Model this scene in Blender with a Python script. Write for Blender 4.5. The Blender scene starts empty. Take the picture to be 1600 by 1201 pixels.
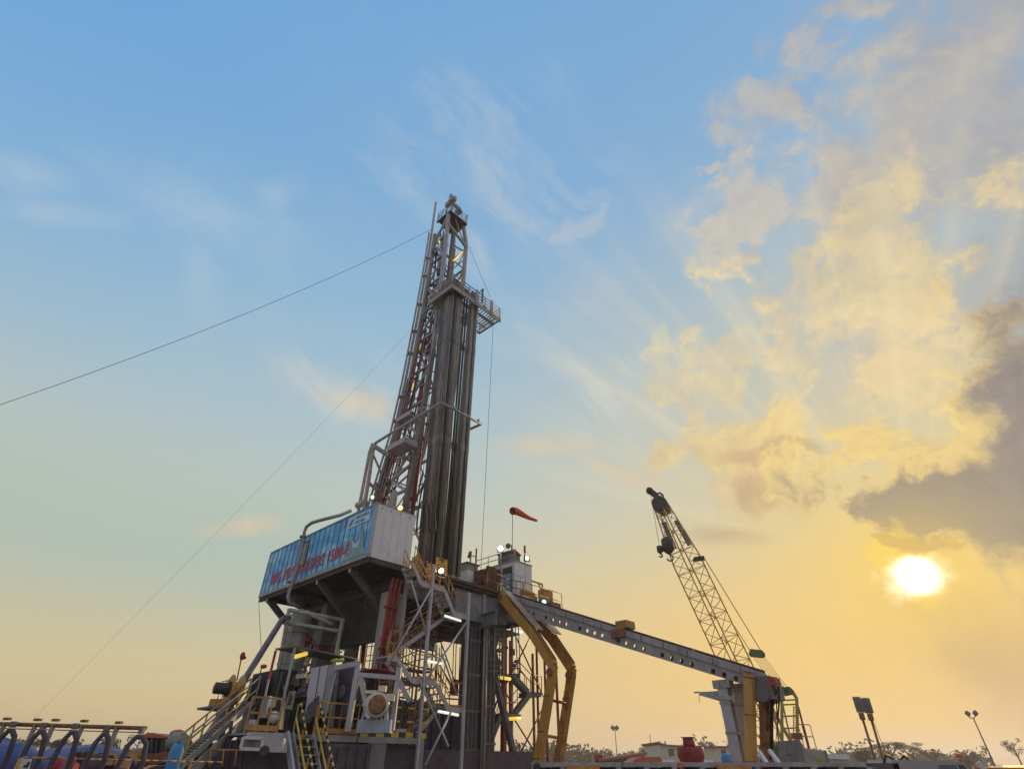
import bpy, bmesh, math, random
from mathutils import Vector, Matrix
random.seed(7)
sc = bpy.context.scene
COL = sc.collection
# ------------------------------------------------------------------ camera
FOC, HOR = 812.5, 592.0                      # focal length and horizon offset of the 1600 px wide photograph
PIT = math.atan(HOR / FOC); CP, SP = math.cos(PIT), math.sin(PIT)
EYE = 1.7
cam_d = bpy.data.cameras.new('camera'); cam = bpy.data.objects.new('camera', cam_d); COL.objects.link(cam)
cam_d.sensor_width = 36.0; cam_d.lens = FOC / 1600 * 36.0
cam_d.clip_start = 0.1; cam_d.clip_end = 6000
cam.location = (0, 0, EYE); cam.rotation_euler = (math.pi / 2 + PIT, 0, 0)
sc.camera = cam
sc.view_settings.view_transform = 'Standard'; sc.view_settings.look = 'None'
sc.view_settings.exposure = 0; sc.view_settings.gamma = 1
sc.cycles.max_bounces = 6; sc.cycles.diffuse_bounces = 3; sc.cycles.glossy_bounces = 3
sc.cycles.use_adaptive_sampling = True

def ray(x, y):
    dx = (x - 800) / FOC; dv = (600 - y) / FOC
    return Vector((dx, CP - dv * SP, SP + dv * CP))
def lin(r, g, b):
    f = lambda c: (c / 255 / 12.92) if c / 255 <= .04045 else ((c / 255 + .055) / 1.055) ** 2.4
    return (f(r), f(g), f(b), 1.0)

# ------------------------------------------------------------------ sun
SUN_DIR = ray(1432, 897).normalized()
SUN_EL = math.asin(SUN_DIR.z); SUN_AZ = math.atan2(SUN_DIR.x, SUN_DIR.y)
sun_d = bpy.data.lights.new('sun', 'SUN'); sun = bpy.data.objects.new('sun', sun_d); COL.objects.link(sun)
sun_d.energy = 3.0; sun_d.angle = math.radians(3.0); sun_d.color = (1.0, .72, .42)
sun.rotation_euler = (-SUN_DIR).to_track_quat('-Z', 'Y').to_euler(); sun.location = SUN_DIR * 200

# ------------------------------------------------------------------ sky (world)
W = bpy.data.worlds.new('World'); sc.world = W; W.use_nodes = True
nt = W.node_tree; nt.nodes.clear()
def nn(t, **k):
    n = nt.nodes.new(t)
    for a, b in k.items(): setattr(n, a, b)
    return n
def put(sock, v):
    if hasattr(v, 'is_linked') or isinstance(v, bpy.types.NodeSocket): nt.links.new(v, sock)
    else: sock.default_value = v
def M(op, a, b=0.0, c=0.0, clamp=False):
    n = nn('ShaderNodeMath', operation=op, use_clamp=clamp)
    put(n.inputs[0], a); put(n.inputs[1], b); put(n.inputs[2], c)
    return n.outputs[0]
def VM(op, a, b=(0, 0, 0), s=None):
    n = nn('ShaderNodeVectorMath', operation=op)
    put(n.inputs[0], a); put(n.inputs[1], b)
    if s is not None: put(n.inputs['Scale'], s)
    return n.outputs['Value'] if op in ('DOT_PRODUCT', 'LENGTH') else n.outputs[0]
def SM(v, lo, hi, a=0.0, b=1.0):
    n = nn('ShaderNodeMapRange', interpolation_type='SMOOTHSTEP')
    put(n.inputs[0], v); put(n.inputs[1], lo); put(n.inputs[2], hi); put(n.inputs[3], a); put(n.inputs[4], b)
    return n.outputs[0]
def MIX(f, a, b, bt='MIX'):
    n = nn('ShaderNodeMix', data_type='RGBA', blend_type=bt)
    put(n.inputs[0], f); put(n.inputs[6], a); put(n.inputs[7], b)
    return n.outputs[2]
def NOISE(v, scale, detail=5, rough=.55, out=0):
    n = nn('ShaderNodeTexNoise')
    put(n.inputs['Vector'], v); n.inputs['Scale'].default_value = scale
    n.inputs['Detail'].default_value = detail; n.inputs['Roughness'].default_value = rough
    return n.outputs[out]
tc = nn('ShaderNodeTexCoord')
D = VM('NORMALIZE', tc.outputs['Generated'])
sep = nn('ShaderNodeSeparateXYZ'); put(sep.inputs[0], D)
EL = M('MULTIPLY', M('ARCSINE', sep.outputs[2]), 180 / math.pi)
cs = VM('DOT_PRODUCT', D, tuple(SUN_DIR))
TH = M('MULTIPLY', M('ARCCOSINE', M('MINIMUM', cs, .99999)), 180 / math.pi)    # degrees from the sun
ramp = nn('ShaderNodeValToRGB'); put(ramp.inputs[0], M('DIVIDE', EL, 90.0, clamp=True))
STOPS = [(0, (220, 188, 140)), (4, (224, 197, 146)), (9, (220, 202, 154)), (15, (210, 203, 170)), (22, (190, 200, 192)), (31, (168, 194, 205)),
         (42, (147, 185, 212)), (55, (126, 173, 214)), (90, (108, 164, 215))]
cr = ramp.color_ramp
while len(cr.elements) < len(STOPS): cr.elements.new(.5)
for e, (el, c) in zip(cr.elements, STOPS): e.position = el / 90; e.color = lin(*c)
n1 = NOISE(D, 2.2, 4, .5, 1); n2 = NOISE(D, 7.0, 6, .6, 1); n3 = NOISE(D, 26.0, 5, .6, 1)
def off(n, k): return VM('SCALE', VM('SUBTRACT', n, (.5, .5, .5)), s=k)
DW = VM('ADD', VM('ADD', D, off(n1, .10)), VM('ADD', off(n2, .12), off(n3, .03)))     # billowing edges
DS = VM('ADD', D, off(n1, .10))                                                        # soft edges
# wide warm air light round the sun, a deeper blue away from it
col = MIX(M('MULTIPLY', SM(TH, 55, 105), SM(EL, 14, 50, 0, .55)), ramp.outputs[0], lin(72, 154, 222))
col = MIX(M('MULTIPLY', SM(TH, 50, 10), .42), col, lin(206, 196, 164))
# the far left keeps a dull olive grey low down
col = MIX(M('MULTIPLY', M('MULTIPLY', SM(TH, 34, 62), SM(EL, 29, 14)), .85), col, MIX(SM(EL, 2, 17), lin(226, 202, 145), lin(170, 192, 186)))
fwd = SM(VM('DOT_PRODUCT', D, (0, .8, .6)), 0.0, .25)
fine = SM(NOISE(VM('ADD', D, VM('ADD', off(n1, .10), off(n2, .07))), 8.0, 9, .60), .28, .72)
toS = VM('SCALE', VM('SUBTRACT', tuple(SUN_DIR), D), s=.035)
f_ = VM('ADD', D, VM('ADD', off(n1, .10), off(n2, .07)))
lit = M('ADD', .5, M('MULTIPLY', M('SUBTRACT', NOISE(f_, 8.0, 9, .60), NOISE(VM('ADD', f_, toS), 8.0, 9, .60)), 3.4), clamp=True)
streaky = NOISE(VM('MULTIPLY', DS, (3.0, 3.0, 9.0)), 2.0, 7, .6)
GROW = 1.2
def blob(cx, cy, w, h, ang=0, soft=.55, vec=None, edge=1.5, tex=None):
    c = ray(cx, cy).normalized(); A = math.radians(ang); w *= GROW; h *= GROW
    e1 = ray(cx + w * math.cos(A), cy - w * math.sin(A)).normalized() - c
    e2 = ray(cx + h * math.sin(A), cy + h * math.cos(A)).normalized() - c
    e1 = e1 / e1.length_squared; e2 = e2 / e2.length_squared
    v = DW if vec is None else vec
    u_ = M('SUBTRACT', VM('DOT_PRODUCT', v, tuple(e1)), c.dot(e1))
    v_ = M('SUBTRACT', VM('DOT_PRODUCT', v, tuple(e2)), c.dot(e2))
    r = M('SQRT', M('ADD', M('MULTIPLY', u_, u_), M('MULTIPLY', v_, v_)))
    k = M('ADD', M('SUBTRACT', 1.0, r), M('MULTIPLY', M('SUBTRACT', fine if tex is None else tex, .5), edge))
    return M('MULTIPLY', SM(k, 0.0, soft), fwd)
patch = SM(NOISE(DW, 5.0, 7, .6), .30, .56, .35, 1.0)
shade2 = M('ADD', M('MULTIPLY', lit, .55), M('MULTIPLY', SM(NOISE(DW, 3.6, 6, .6), .36, .62), .45))
def mx(*m):
    o = m[0]
    for q in m[1:]: o = M('MAXIMUM', o, q)
    return o
def lay(col, m, op, c0, c1, shade=None):
    return MIX(M('MULTIPLY', m, op), col, MIX(lit if shade is None else shade, lin(*c0), lin(*c1)))
# thin white wisps over the blue
wisp = mx(blob(110, 345, 120, 30, 8, 1.0, DS, 1.6, streaky), blob(350, 340, 170, 75, -12, 1.2, DS, 2.0, streaky),
          blob(320, 450, 45, 110, 0, 1.2, DS, 2.0, streaky), blob(430, 300, 60, 40, 30, 1.2, DS, 1.8, streaky),
          blob(30, 270, 110, 40, 0, 1.3, DS, 2.0, streaky))
col = lay(col, wisp, .42, (170, 196, 214), (190, 205, 214))
wisp = mx(blob(520, 600, 110, 40, -20, 1.0, DS, 1.6, streaky), blob(905, 352, 50, 16, 10, .8, DW, 1.2), blob(960, 600, 190, 55, -38, 1.4, DS, 1.6, streaky),
          blob(1090, 340, 90, 40, 20, 1.3, DS, 1.6, streaky), blob(920, 470, 110, 60, 30, 1.5, DS, 1.8, streaky))
col = lay(col, wisp, .42, (180, 192, 200), (206, 206, 200))
wisp = mx(blob(590, 628, 75, 30, -25, 1.0, DS, 1.5, streaky), blob(390, 826, 80, 20, 4, .9, DS, 1.2, streaky), blob(860, 705, 100, 26, 3, .9, DS, 1.2, streaky),
          blob(950, 730, 110, 22, -14, 1.0, DS, 1.3, streaky))
col = lay(col, wisp, .58, (206, 192, 170), (232, 208, 172))
# warm glow near the sun
glow = M('POWER', 2.718, M('DIVIDE', TH, -12.0))
col = MIX(M('MULTIPLY', glow, .9, clamp=True), col, lin(251, 213, 118))
band = M('MULTIPLY', M('MULTIPLY', SM(EL, 21, 5), SM(TH, 50, 8)), .85)
col = MIX(band, col, lin(247, 204, 116))
# a sheet of fine cirrus combed across the middle of the sky
ci1 = (ray(1060, 700).normalized() - ray(820, 500).normalized()).normalized(); ci2 = ci1.cross(ray(940, 600).normalized()).normalized()
cb = nn('ShaderNodeCombineXYZ'); put(cb.inputs[0], M('MULTIPLY', VM('DOT_PRODUCT', DW, tuple(ci1)), 2.2)); put(cb.inputs[1], M('MULTIPLY', VM('DOT_PRODUCT', DW, tuple(ci2)), 11.0))
comb = SM(NOISE(cb.outputs[0], 1.5, 8, .62), .40, .72)
cz = mx(blob(930, 590, 260, 130, -38, 1.2, DS, .5), blob(560, 600, 200, 90, -30, 1.2, DS, .5), blob(780, 300, 260, 200, 0, 1.4, DS, .5))
col = MIX(M('MULTIPLY', M('MULTIPLY', comb, cz), .62), col, lin(214, 214, 206))
# upper right veil and lit cumulus
veil = mx(blob(1500, 140, 430, 330, 20, 1.1, DS, .9), blob(1580, 420, 330, 300, 0, 1.2, DS, .8))
col = lay(col, veil, .9, (143, 150, 168), (168, 168, 176))
base = mx(blob(1420, 220, 300, 310, 20, 1.0, DS, .9), blob(1330, 520, 280, 170, 15, 1.0, DS, .9))
col = lay(col, base, .74, (164, 167, 174), (202, 194, 180), shade2)
cu1 = mx(blob(1195, 180, 75, 55, 20, .8), blob(1320, 120, 120, 85, 40, 1.0), blob(1230, 255, 140, 70, 20, .7), blob(1120, 265, 28, 14, 10, .5),
         blob(1190, 362, 105, 58, 15, .5), blob(1300, 330, 140, 75, 40, .6), blob(1345, 20, 60, 40, 0, .9))
col = lay(col, M('MULTIPLY', cu1, patch), .72, (172, 171, 174), (226, 210, 182), shade2)
cu2 = mx(blob(1340, 470, 270, 120, 22, .6), blob(1140, 555, 120, 70, 12, .5), blob(1090, 590, 60, 26, 10, .5), blob(1290, 430, 24, 22, 0, .5),
         blob(1410, 560, 210, 160, 0, .7, None, 1.2), blob(1250, 560, 160, 80, 10, .6))
col = lay(col, M('MULTIPLY', cu2, patch), .92, (186, 180, 160), (252, 224, 164), shade2)
# crepuscular rays fanning up from the sun
s1 = (Vector((0, 0, 1)) - SUN_DIR * SUN_DIR.z).normalized(); s2 = s1.cross(SUN_DIR)
phi = M('ARCTAN2', VM('DOT_PRODUCT', D, tuple(s2)), VM('DOT_PRODUCT', D, tuple(s1)))
cmb = nn('ShaderNodeCombineXYZ'); put(cmb.inputs[0], M('MULTIPLY', phi, 5.0))
rays = SM(NOISE(cmb.outputs[0], 1.6, 3, .5), .42, .68)
rmask = M('MULTIPLY', M('MULTIPLY', SM(TH, 5, 14), SM(TH, 52, 22)), SM(M('ABSOLUTE', phi), 1.5, .7))
col = MIX(M('MULTIPLY', M('MULTIPLY', rays, rmask), .24), col, lin(250, 232, 184))
cu3 = mx(blob(1195, 690, 170, 46, 14, .6), blob(1340, 680, 62, 42, 10, .45), blob(1420, 715, 130, 46, 16, .5), blob(1100, 715, 70, 24, 10, .7),
         blob(1230, 760, 190, 60, 0, 1.0))
col = lay(col, M('MULTIPLY', cu3, patch), .9, (196, 170, 136), (253, 225, 152), shade2)
dk2 = mx(blob(1185, 712, 90, 14, 10, .8, DS, 1.4, streaky), blob(1185, 765, 45, 22, -25, .9), blob(1270, 705, 70, 14, 8, .8), blob(1130, 830, 100, 18, 0, 1.0, DS, 1.3, streaky))
col = lay(col, dk2, .50, (176, 146, 120), (196, 166, 132))
# the dark bank over the sun, gilded at its rim
rim = mx(blob(1645, 700, 190, 270, 6, .3, None, 1.2), blob(1430, 770, 150, 74, 6, .3), blob(1505, 690, 60, 80, 0, .3), blob(1350, 690, 50, 40, 0, .3))
col = lay(col, rim, .90, (222, 190, 128), (253, 226, 150))
dark = mx(blob(1650, 690, 172, 290, 6, .5, None, .75), blob(1430, 788, 146, 64, 4, .5, None, 1.2), blob(1590, 810, 190, 92, 0, .5, None, .6))
col = lay(col, dark, .96, (118, 117, 127), (158, 147, 140))
low = blob(1600, 1060, 400, 170, 0, 1.2, DS, .5)
col = lay(col, low, .9, (190, 156, 122), (200, 168, 130))
# the sun itself, burning through the gap under the bank
halo = M('POWER', 2.718, M('DIVIDE', TH, -4.2))
gap = blob(1436, 898, 92, 56, -8, .8, None, 1.2)
col = MIX(M('MULTIPLY', mx(gap, M('MULTIPLY', halo, .95)), .92, clamp=True), col, lin(255, 218, 94))
core = SM(M('ADD', TH, M('MULTIPLY', M('SUBTRACT', fine, .5), 2.4)), 2.7, 1.0)
col = MIX(core, col, (1.5, 1.32, .85, 1))
lid = mx(blob(1492, 868, 60, 15, 6, .6, None, 1.2), blob(1400, 858, 44, 10, 4, .7, None, 1.2))
disc = M('MULTIPLY', SM(TH, 1.9, .6), M('SUBTRACT', 1.0, lid))
col = MIX(disc, col, (2.6, 2.4, 1.9, 1))
col = MIX(M('MULTIPLY', lid, .7), col, lin(214, 176, 104))
# behind the viewer: an added bright fill sky over a Nishita base
nish = nn('ShaderNodeTexSky', sky_type='NISHITA', sun_disc=False)
nish.sun_elevation = SUN_EL; nish.sun_rotation = SUN_AZ; nish.dust_density = 3.0
ns = VM('SCALE', nish.outputs[0], s=.06)
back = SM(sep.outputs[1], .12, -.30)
back_fill = MIX(SM(EL, 5, 60), lin(230, 216, 210), lin(178, 198, 226))      # unseen sky behind the viewer, brightened to lift the rig
col = MIX(back, col, MIX(.25, back_fill, ns))
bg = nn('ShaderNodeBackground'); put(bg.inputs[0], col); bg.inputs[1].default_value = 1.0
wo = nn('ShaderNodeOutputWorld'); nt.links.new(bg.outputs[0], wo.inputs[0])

# ------------------------------------------------------------------ layout frames
# the rig stands turned 43 degrees: a runs away to the right, b away to the left, z up; origin under the blue cabin's near corner
RO = Vector((-7.37, 26.8, 0)); RA = math.radians(43)
U = Vector((math.sin(RA), math.cos(RA), 0)); V = Vector((-math.cos(RA), math.sin(RA), 0)); Z = Vector((0, 0, 1))
X_, Y_ = Vector((1, 0, 0)), Vector((0, 1, 0))
def R(a, b, z): return RO + U * a + V * b + Z * z
def P(x, y, Y=None, z=None, a=None, b=None):
    r = ray(x, y)
    if Y is not None: t = Y / r.y
    elif z is not None: t = (z - EYE) / r.z
    else:
        n = U if a is not None else V
        t = ((a if a is not None else b) + RO.dot(n)) / r.dot(n)
    return r * t + Z * EYE
def L(p):
    q = p - RO
    return (q.dot(U), q.dot(V), q.z)

# ------------------------------------------------------------------ mesh builder
ORG = {}
class MB:
    def __init__(s): s.v = []; s.f = []; s.m = []; s.s = []; s.mi = 0; s.sm = False
    def add(s, vs, fs, smooth=None):
        o = len(s.v); s.v += [Vector(p) for p in vs]
        for f in fs: s.f.append([i + o for i in f]); s.m.append(s.mi); s.s.append(s.sm if smooth is None else smooth)
        return s
    def hexa(s, p):   # 8 corners: bottom 0-3, top 4-7
        return s.add(p, [(0, 3, 2, 1), (4, 5, 6, 7), (0, 1, 5, 4), (1, 2, 6, 5), (2, 3, 7, 6), (3, 0, 4, 7)])
    def box(s, c, dx, dy, dz, ax=None):   # centre, full sizes, axes default to the rig's
        u, v, w = ax if ax else (U, V, Z); c = Vector(c); h = []
        for k in (-.5, .5):
            for i, j in ((-.5, -.5), (.5, -.5), (.5, .5), (-.5, .5)): h.append(c + u * (dx * i) + v * (dy * j) + w * (dz * k))
        return s.hexa(h)
    def rbox(s, a0, a1, b0, b1, z0, z1):
        return s.hexa([R(a0, b0, z0), R(a1, b0, z0), R(a1, b1, z0), R(a0, b1, z0), R(a0, b0, z1), R(a1, b0, z1), R(a1, b1, z1), R(a0, b1, z1)])
    def bar(s, p, q, w, h=None, up=Z):
        h = w if h is None else h; p = Vector(p); q = Vector(q); d = (q - p).normalized()
        x = d.cross(Vector(up))
        if x.length < 1e-4: x = d.cross(U)
        x.normalize(); y = x.cross(d); c = []
        for e in (p, q):
            for i, j in ((-.5, -.5), (.5, -.5), (.5, .5), (-.5, .5)): c.append(e + x * (w * i) + y * (h * j))
        return s.hexa(c)
    def ibeam(s, p, q, w, h, t=.04, up=Z):
        p = Vector(p); q = Vector(q); d = (q - p).normalized(); x = d.cross(Vector(up)).normalized(); y = x.cross(d)
        s.bar(p + y * (h / 2 - t / 2), q + y * (h / 2 - t / 2), w, t, up); s.bar(p - y * (h / 2 - t / 2), q - y * (h / 2 - t / 2), w, t, up)
        return s.bar(p, q, t, h - 2 * t - .004, up)
    def tube(s, p, q, r, r2=None, n=8, cap=True):
        return s.pipe([p, q], [r, r if r2 is None else r2], n, cap)
    def pipe(s, pts, r, n=8, cap=True):
        pts = [Vector(p) for p in pts]; rs = r if isinstance(r, (list, tuple)) else [r] * len(pts); o = len(s.v); N = len(pts)
        x = None
        for i, p in enumerate(pts):
            d = ((pts[min(i + 1, N - 1)] - p).normalized() + (p - pts[max(i - 1, 0)]).normalized())
            d = d.normalized() if d.length > 1e-6 else Z
            if x is None: x = d.orthogonal().normalized()
            x = (x - d * x.dot(d)).normalized(); y = d.cross(x)
            for k in range(n):
                t = 2 * math.pi * k / n; s.v.append(p + (x * math.cos(t) + y * math.sin(t)) * rs[i])
        for i in range(N - 1):
            for k in range(n):
                a = o + i * n + k; b = o + i * n + (k + 1) % n
                s.f.append([a, b, b + n, a + n]); s.m.append(s.mi); s.s.append(True)
        if cap:
            s.f.append([o + k for k in range(n)][::-1]); s.f.append([o + (N - 1) * n + k for k in range(n)])
            s.m += [s.mi] * 2; s.s += [False] * 2
        return s
    def lathe(s, c, ax, prof, n=20, cap=True):   # prof: (distance along axis, radius)
        c = Vector(c); ax = Vector(ax).normalized()
        x = ax.orthogonal().normalized(); y = ax.cross(x); o = len(s.v)
        for h, r in prof:
            for k in range(n):
                t = 2 * math.pi * k / n; s.v.append(c + ax * h + (x * math.cos(t) + y * math.sin(t)) * r)
        for i in range(len(prof) - 1):
            for k in range(n):
                a = o + i * n + k; b = o + i * n + (k + 1) % n
                s.f.append([a, b, b + n, a + n]); s.m.append(s.mi); s.s.append(True)
        if cap:
            s.f.append([o + k for k in range(n)][::-1]); s.f.append([o + (len(prof) - 1) * n + k for k in range(n)])
            s.m += [s.mi] * 2; s.s += [False] * 2
        return s
    def prism(s, pts, ex):
        pts = [Vector(p) for p in pts]; ex = Vector(ex); n = len(pts)
        fs = [tuple(range(n))[::-1], tuple(range(n, 2 * n))] + [(i, (i + 1) % n, (i + 1) % n + n, i + n) for i in range(n)]
        return s.add(pts + [p + ex for p in pts], fs)
    def plate(s, pts, t=.03):
        pts = [Vector(p) for p in pts]; n = (pts[1] - pts[0]).cross(pts[2] - pts[0]).normalized()
        return s.prism(pts, n * t)
    def ball(s, c, r, n=10, sc_=(1, 1, 1)):
        o = len(s.v); c = Vector(c); m = n // 2 + 1
        for i in range(m):
            ph = math.pi * i / (m - 1)
            for k in range(n):
                t = 2 * math.pi * k / n
                s.v.append(c + Vector((math.sin(ph) * math.cos(t) * r * sc_[0], math.sin(ph) * math.sin(t) * r * sc_[1], math.cos(ph) * r * sc_[2])))
        for i in range(m - 1):
            for k in range(n):
                a = o + i * n + k; b = o + i * n + (k + 1) % n
                s.f.append([a, a + n, b + n, b]); s.m.append(s.mi); s.s.append(True)
        return s
    def build(s, name, mats, parent=None, loc=None):
        mats = mats if isinstance(mats, (list, tuple)) else [mats]
        org = ORG[parent.name] if parent else Vector(loc if loc is not None else (0, 0, 0))
        me = bpy.data.meshes.new(name); me.from_pydata([v - org for v in s.v], [], s.f)
        for m in mats: me.materials.append(m)
        me.polygons.foreach_set('material_index', s.m); me.polygons.foreach_set('use_smooth', s.s)
        bm = bmesh.new(); bm.from_mesh(me); bmesh.ops.recalc_face_normals(bm, faces=bm.faces); bm.to_mesh(me); bm.free(); me.update()
        o = bpy.data.objects.new(name, me); COL.objects.link(o)
        if parent: o.parent = parent
        else: o.location = org
        ORG[o.name] = org
        return o
def tag(o, label, cat, group=None, kind=None):
    if label: o['label'] = label
    if cat: o['category'] = cat
    if group: o['group'] = group
    if kind: o['kind'] = kind
    return o
def thing(name, label, cat, loc, group=None):
    o = bpy.data.objects.new(name, None); COL.objects.link(o); o.location = loc; o.empty_display_size = .3
    ORG[o.name] = Vector(loc)
    return tag(o, label, cat, group)
def copy_tree(o, parent=None, loc=None, rz=None, label=None, scale=None):
    c = o.copy(); COL.objects.link(c)
    if parent: c.parent = parent
    if loc is not None: c.location = loc
    if rz is not None: c.rotation_euler[2] = rz
    if scale is not None: c.scale = scale if isinstance(scale, (tuple, list)) else (scale,) * 3
    if label: c['label'] = label
    for ch in [x for x in o.children]: copy_tree(ch, c)
    return c

# ------------------------------------------------------------------ materials
def mat(name, c, rough=.55, metal=0.0, var=.25, scale=2.5, rust=None, rusta=.0, bump=.05, streak=False, rnd=0.0, spec=.4):
    m = bpy.data.materials.new(name); m.use_nodes = True; t = m.node_tree; ns_ = t.nodes; lk = t.links
    b = ns_['Principled BSDF']; b.inputs['Roughness'].default_value = rough; b.inputs['Metallic'].default_value = metal
    b.inputs['Specular IOR Level'].default_value = spec
    tcn = ns_.new('ShaderNodeTexCoord'); mp = ns_.new('ShaderNodeMapping'); lk.new(tcn.outputs['Object'], mp.inputs[0])
    if streak: mp.inputs['Scale'].default_value = (1, 1, .12)
    nz = ns_.new('ShaderNodeTexNoise'); lk.new(mp.outputs[0], nz.inputs['Vector'])
    nz.inputs['Scale'].default_value = scale; nz.inputs['Detail'].default_value = 7; nz.inputs['Roughness'].default_value = .65
    r = ns_.new('ShaderNodeValToRGB'); lk.new(nz.outputs[0], r.inputs[0])
    r.color_ramp.elements[0].position = .32; r.color_ramp.elements[1].position = .68
    r.color_ramp.elements[0].color = (*[x * (1 - var) for x in c], 1); r.color_ramp.elements[1].color = (*[min(1, x * (1 + var)) for x in c], 1)
    out = r.outputs[0]
    if rnd:
        oi0 = ns_.new('ShaderNodeObjectInfo'); ml = ns_.new('ShaderNodeMath'); ml.operation = 'MULTIPLY'; ml.inputs[1].default_value = 73.0; lk.new(oi0.outputs['Random'], ml.inputs[0])
        lk.new(ml.outputs[0], mp.inputs['Location'])
    if rust:
        n2_ = ns_.new('ShaderNodeTexNoise'); lk.new(mp.outputs[0], n2_.inputs['Vector'])
        n2_.inputs['Scale'].default_value = scale * 2.3; n2_.inputs['Detail'].default_value = 9; n2_.inputs['Roughness'].default_value = .7
        r2 = ns_.new('ShaderNodeValToRGB'); lk.new(n2_.outputs[0], r2.inputs[0])
        r2.color_ramp.elements[0].position = .62 - rusta; r2.color_ramp.elements[1].position = .70 - rusta * .8
        mx_ = ns_.new('ShaderNodeMix'); mx_.data_type = 'RGBA'; lk.new(r2.outputs[0], mx_.inputs[0]); lk.new(out, mx_.inputs[6]); mx_.inputs[7].default_value = (*rust, 1)
        out = mx_.outputs[2]
    if rnd:
        oi = ns_.new('ShaderNodeObjectInfo'); mr = ns_.new('ShaderNodeMapRange'); lk.new(oi.outputs['Random'], mr.inputs[0])
        mr.inputs[3].default_value = 1 - rnd; mr.inputs[4].default_value = 1 + rnd
        if rnd > .6: mr.interpolation_type = 'STEPPED'; mr.inputs['Steps'].default_value = 3
        vm = ns_.new('ShaderNodeVectorMath'); vm.operation = 'SCALE'; lk.new(out, vm.inputs[0]); lk.new(mr.outputs[0], vm.inputs['Scale'])
        out = vm.outputs[0]
    lk.new(out, b.inputs['Base Color'])
    if bump:
        bp = ns_.new('ShaderNodeBump'); bp.inputs['Strength'].default_value = bump; bp.inputs['Distance'].default_value = .02
        lk.new(nz.outputs[0], bp.inputs['Height']); lk.new(bp.outputs[0], b.inputs['Normal'])
    return m
def glowmat(name, c, s):
    m = bpy.data.materials.new(name); m.use_nodes = True; b = m.node_tree.nodes['Principled BSDF']
    b.inputs['Base Color'].default_value = (*c, 1); b.inputs['Emission Color'].default_value = (*c, 1); b.inputs['Emission Strength'].default_value = s
    return m
RU = (.16, .075, .035)
m_grey = mat('rig_grey_paint', (.31, .305, .315), .5, 0, .28, 1.6, (.13, .085, .06), .05, .05, True)
m_lgrey = mat('light_grey_paint', (.40, .39, .41), .5, 0, .16, 1.8, RU, .0)
m_mast = mat('mast_grey_paint', (.35, .34, .36), .5, 0, .2, 1.4, RU, .04)
m_dgrey = mat('dark_grey_steel', (.14, .137, .147), .6, 0, .3, 2.0, RU, .04)
m_black = mat('black_greasy_steel', (.035, .032, .036), .5, 0, .4, 3)
m_deck = mat('floor_edge_maroon', (.075, .042, .04), .65, 0, .35, 2.0, RU, .06)
m_girder = mat('girder_blue_grey', (.17, .18, .21), .6, 0, .3, 1.5, RU, .05)
m_olive = mat('galvanised_olive', (.33, .32, .27), .55, .1, .25, 2.5)
m_white = mat('white_panel', (.66, .65, .66), .5, 0, .08, 1.2, (.45, .43, .42), .02)
m_white2 = mat('off_white_paint', (.56, .54, .48), .5, 0, .12, 2, RU, .02)
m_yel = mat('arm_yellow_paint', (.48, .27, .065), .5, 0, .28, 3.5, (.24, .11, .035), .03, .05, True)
m_yel2 = mat('safety_yellow', (.60, .46, .05), .5, 0, .15, 3, RU, .0)
m_orng = mat('worn_orange_paint', (.46, .23, .06), .55, 0, .25, 3, RU, .05)
m_brown = mat('rusty_brown_column', (.24, .11, .045), .6, 0, .35, 1.6, (.10, .045, .03), .08)
m_red = mat('red_paint', (.30, .035, .035), .5, 0, .25, 2.2, (.12, .03, .03), .05)
m_redb = mat('bright_red_paint', (.62, .06, .05), .5, 0, .15, 3)
m_maroon = mat('maroon_tank', (.27, .018, .03), .5, 0, .2, 2)
m_green = mat('crane_green', (.12, .30, .10), .5, 0, .2, 2, RU, .0)
m_dgreen = mat('crane_dark_green', (.055, .115, .05), .5, 0, .25, 2)
m_lime = mat('lime_paint', (.25, .25, .08), .5, 0, .1, 2)
m_lat = mat('boom_dull_yellow', (.66, .44, .14), .55, 0, .2, 2)
m_blue = mat('blue_tarpaulin', (.045, .06, .22), .45, 0, .25, 1.1, None, 0, .5)
m_cyl = mat('blue_cylinder', (.05, .22, .46), .4, 0, .1, 3)
m_cable = mat('black_cable', (.02, .02, .022), .6, 0, .2, 4, None, 0, 0)
m_wire = mat('steel_wire', (.09, .085, .08), .9, 0, .2, 4, None, 0, 0, spec=.05)
m_glass = mat('cab_glass', (.05, .08, .10), .08, 0, .1, 1, None, 0, 0, spec=.8)
m_door = mat('blue_grey_door', (.22, .33, .38), .35, 0, .15, 1.5)
m_pipe = mat('drill_pipe_steel', (.185, .175, .165), .6, .0, .4, 5.0, (.11, .07, .05), .06, .1, True, .82)
m_pcol = mat('heavy_pipe_dark', (.05, .042, .04), .5, .2, .5, 5.0, None, 0, .1, True, .4)
m_ground = mat('packed_earth', (.17, .13, .095), .95, 0, .35, .15, (.11, .085, .06), .06, .3)
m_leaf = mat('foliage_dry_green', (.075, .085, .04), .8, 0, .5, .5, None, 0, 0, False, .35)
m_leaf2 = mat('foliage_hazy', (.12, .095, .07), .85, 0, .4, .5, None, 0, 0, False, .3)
m_bark = mat('bark', (.10, .075, .055), .9, 0, .3, 3)
m_cloth = mat('windsock_cloth', (.72, .10, .03), .8, 0, .12, 3)
m_cream = mat('cream_wall', (.58, .53, .45), .8, 0, .15, .8, (.30, .25, .2), .02)
m_roofr = mat('red_roof_edge', (.34, .12, .09), .7, 0, .2, 2)
m_orange = mat('orange_tarp', (.48, .12, .05), .6, 0, .2, 2)
m_skin = mat('skin', (.32, .18, .12), .6, 0, .08, 4, None, 0, 0)
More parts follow.
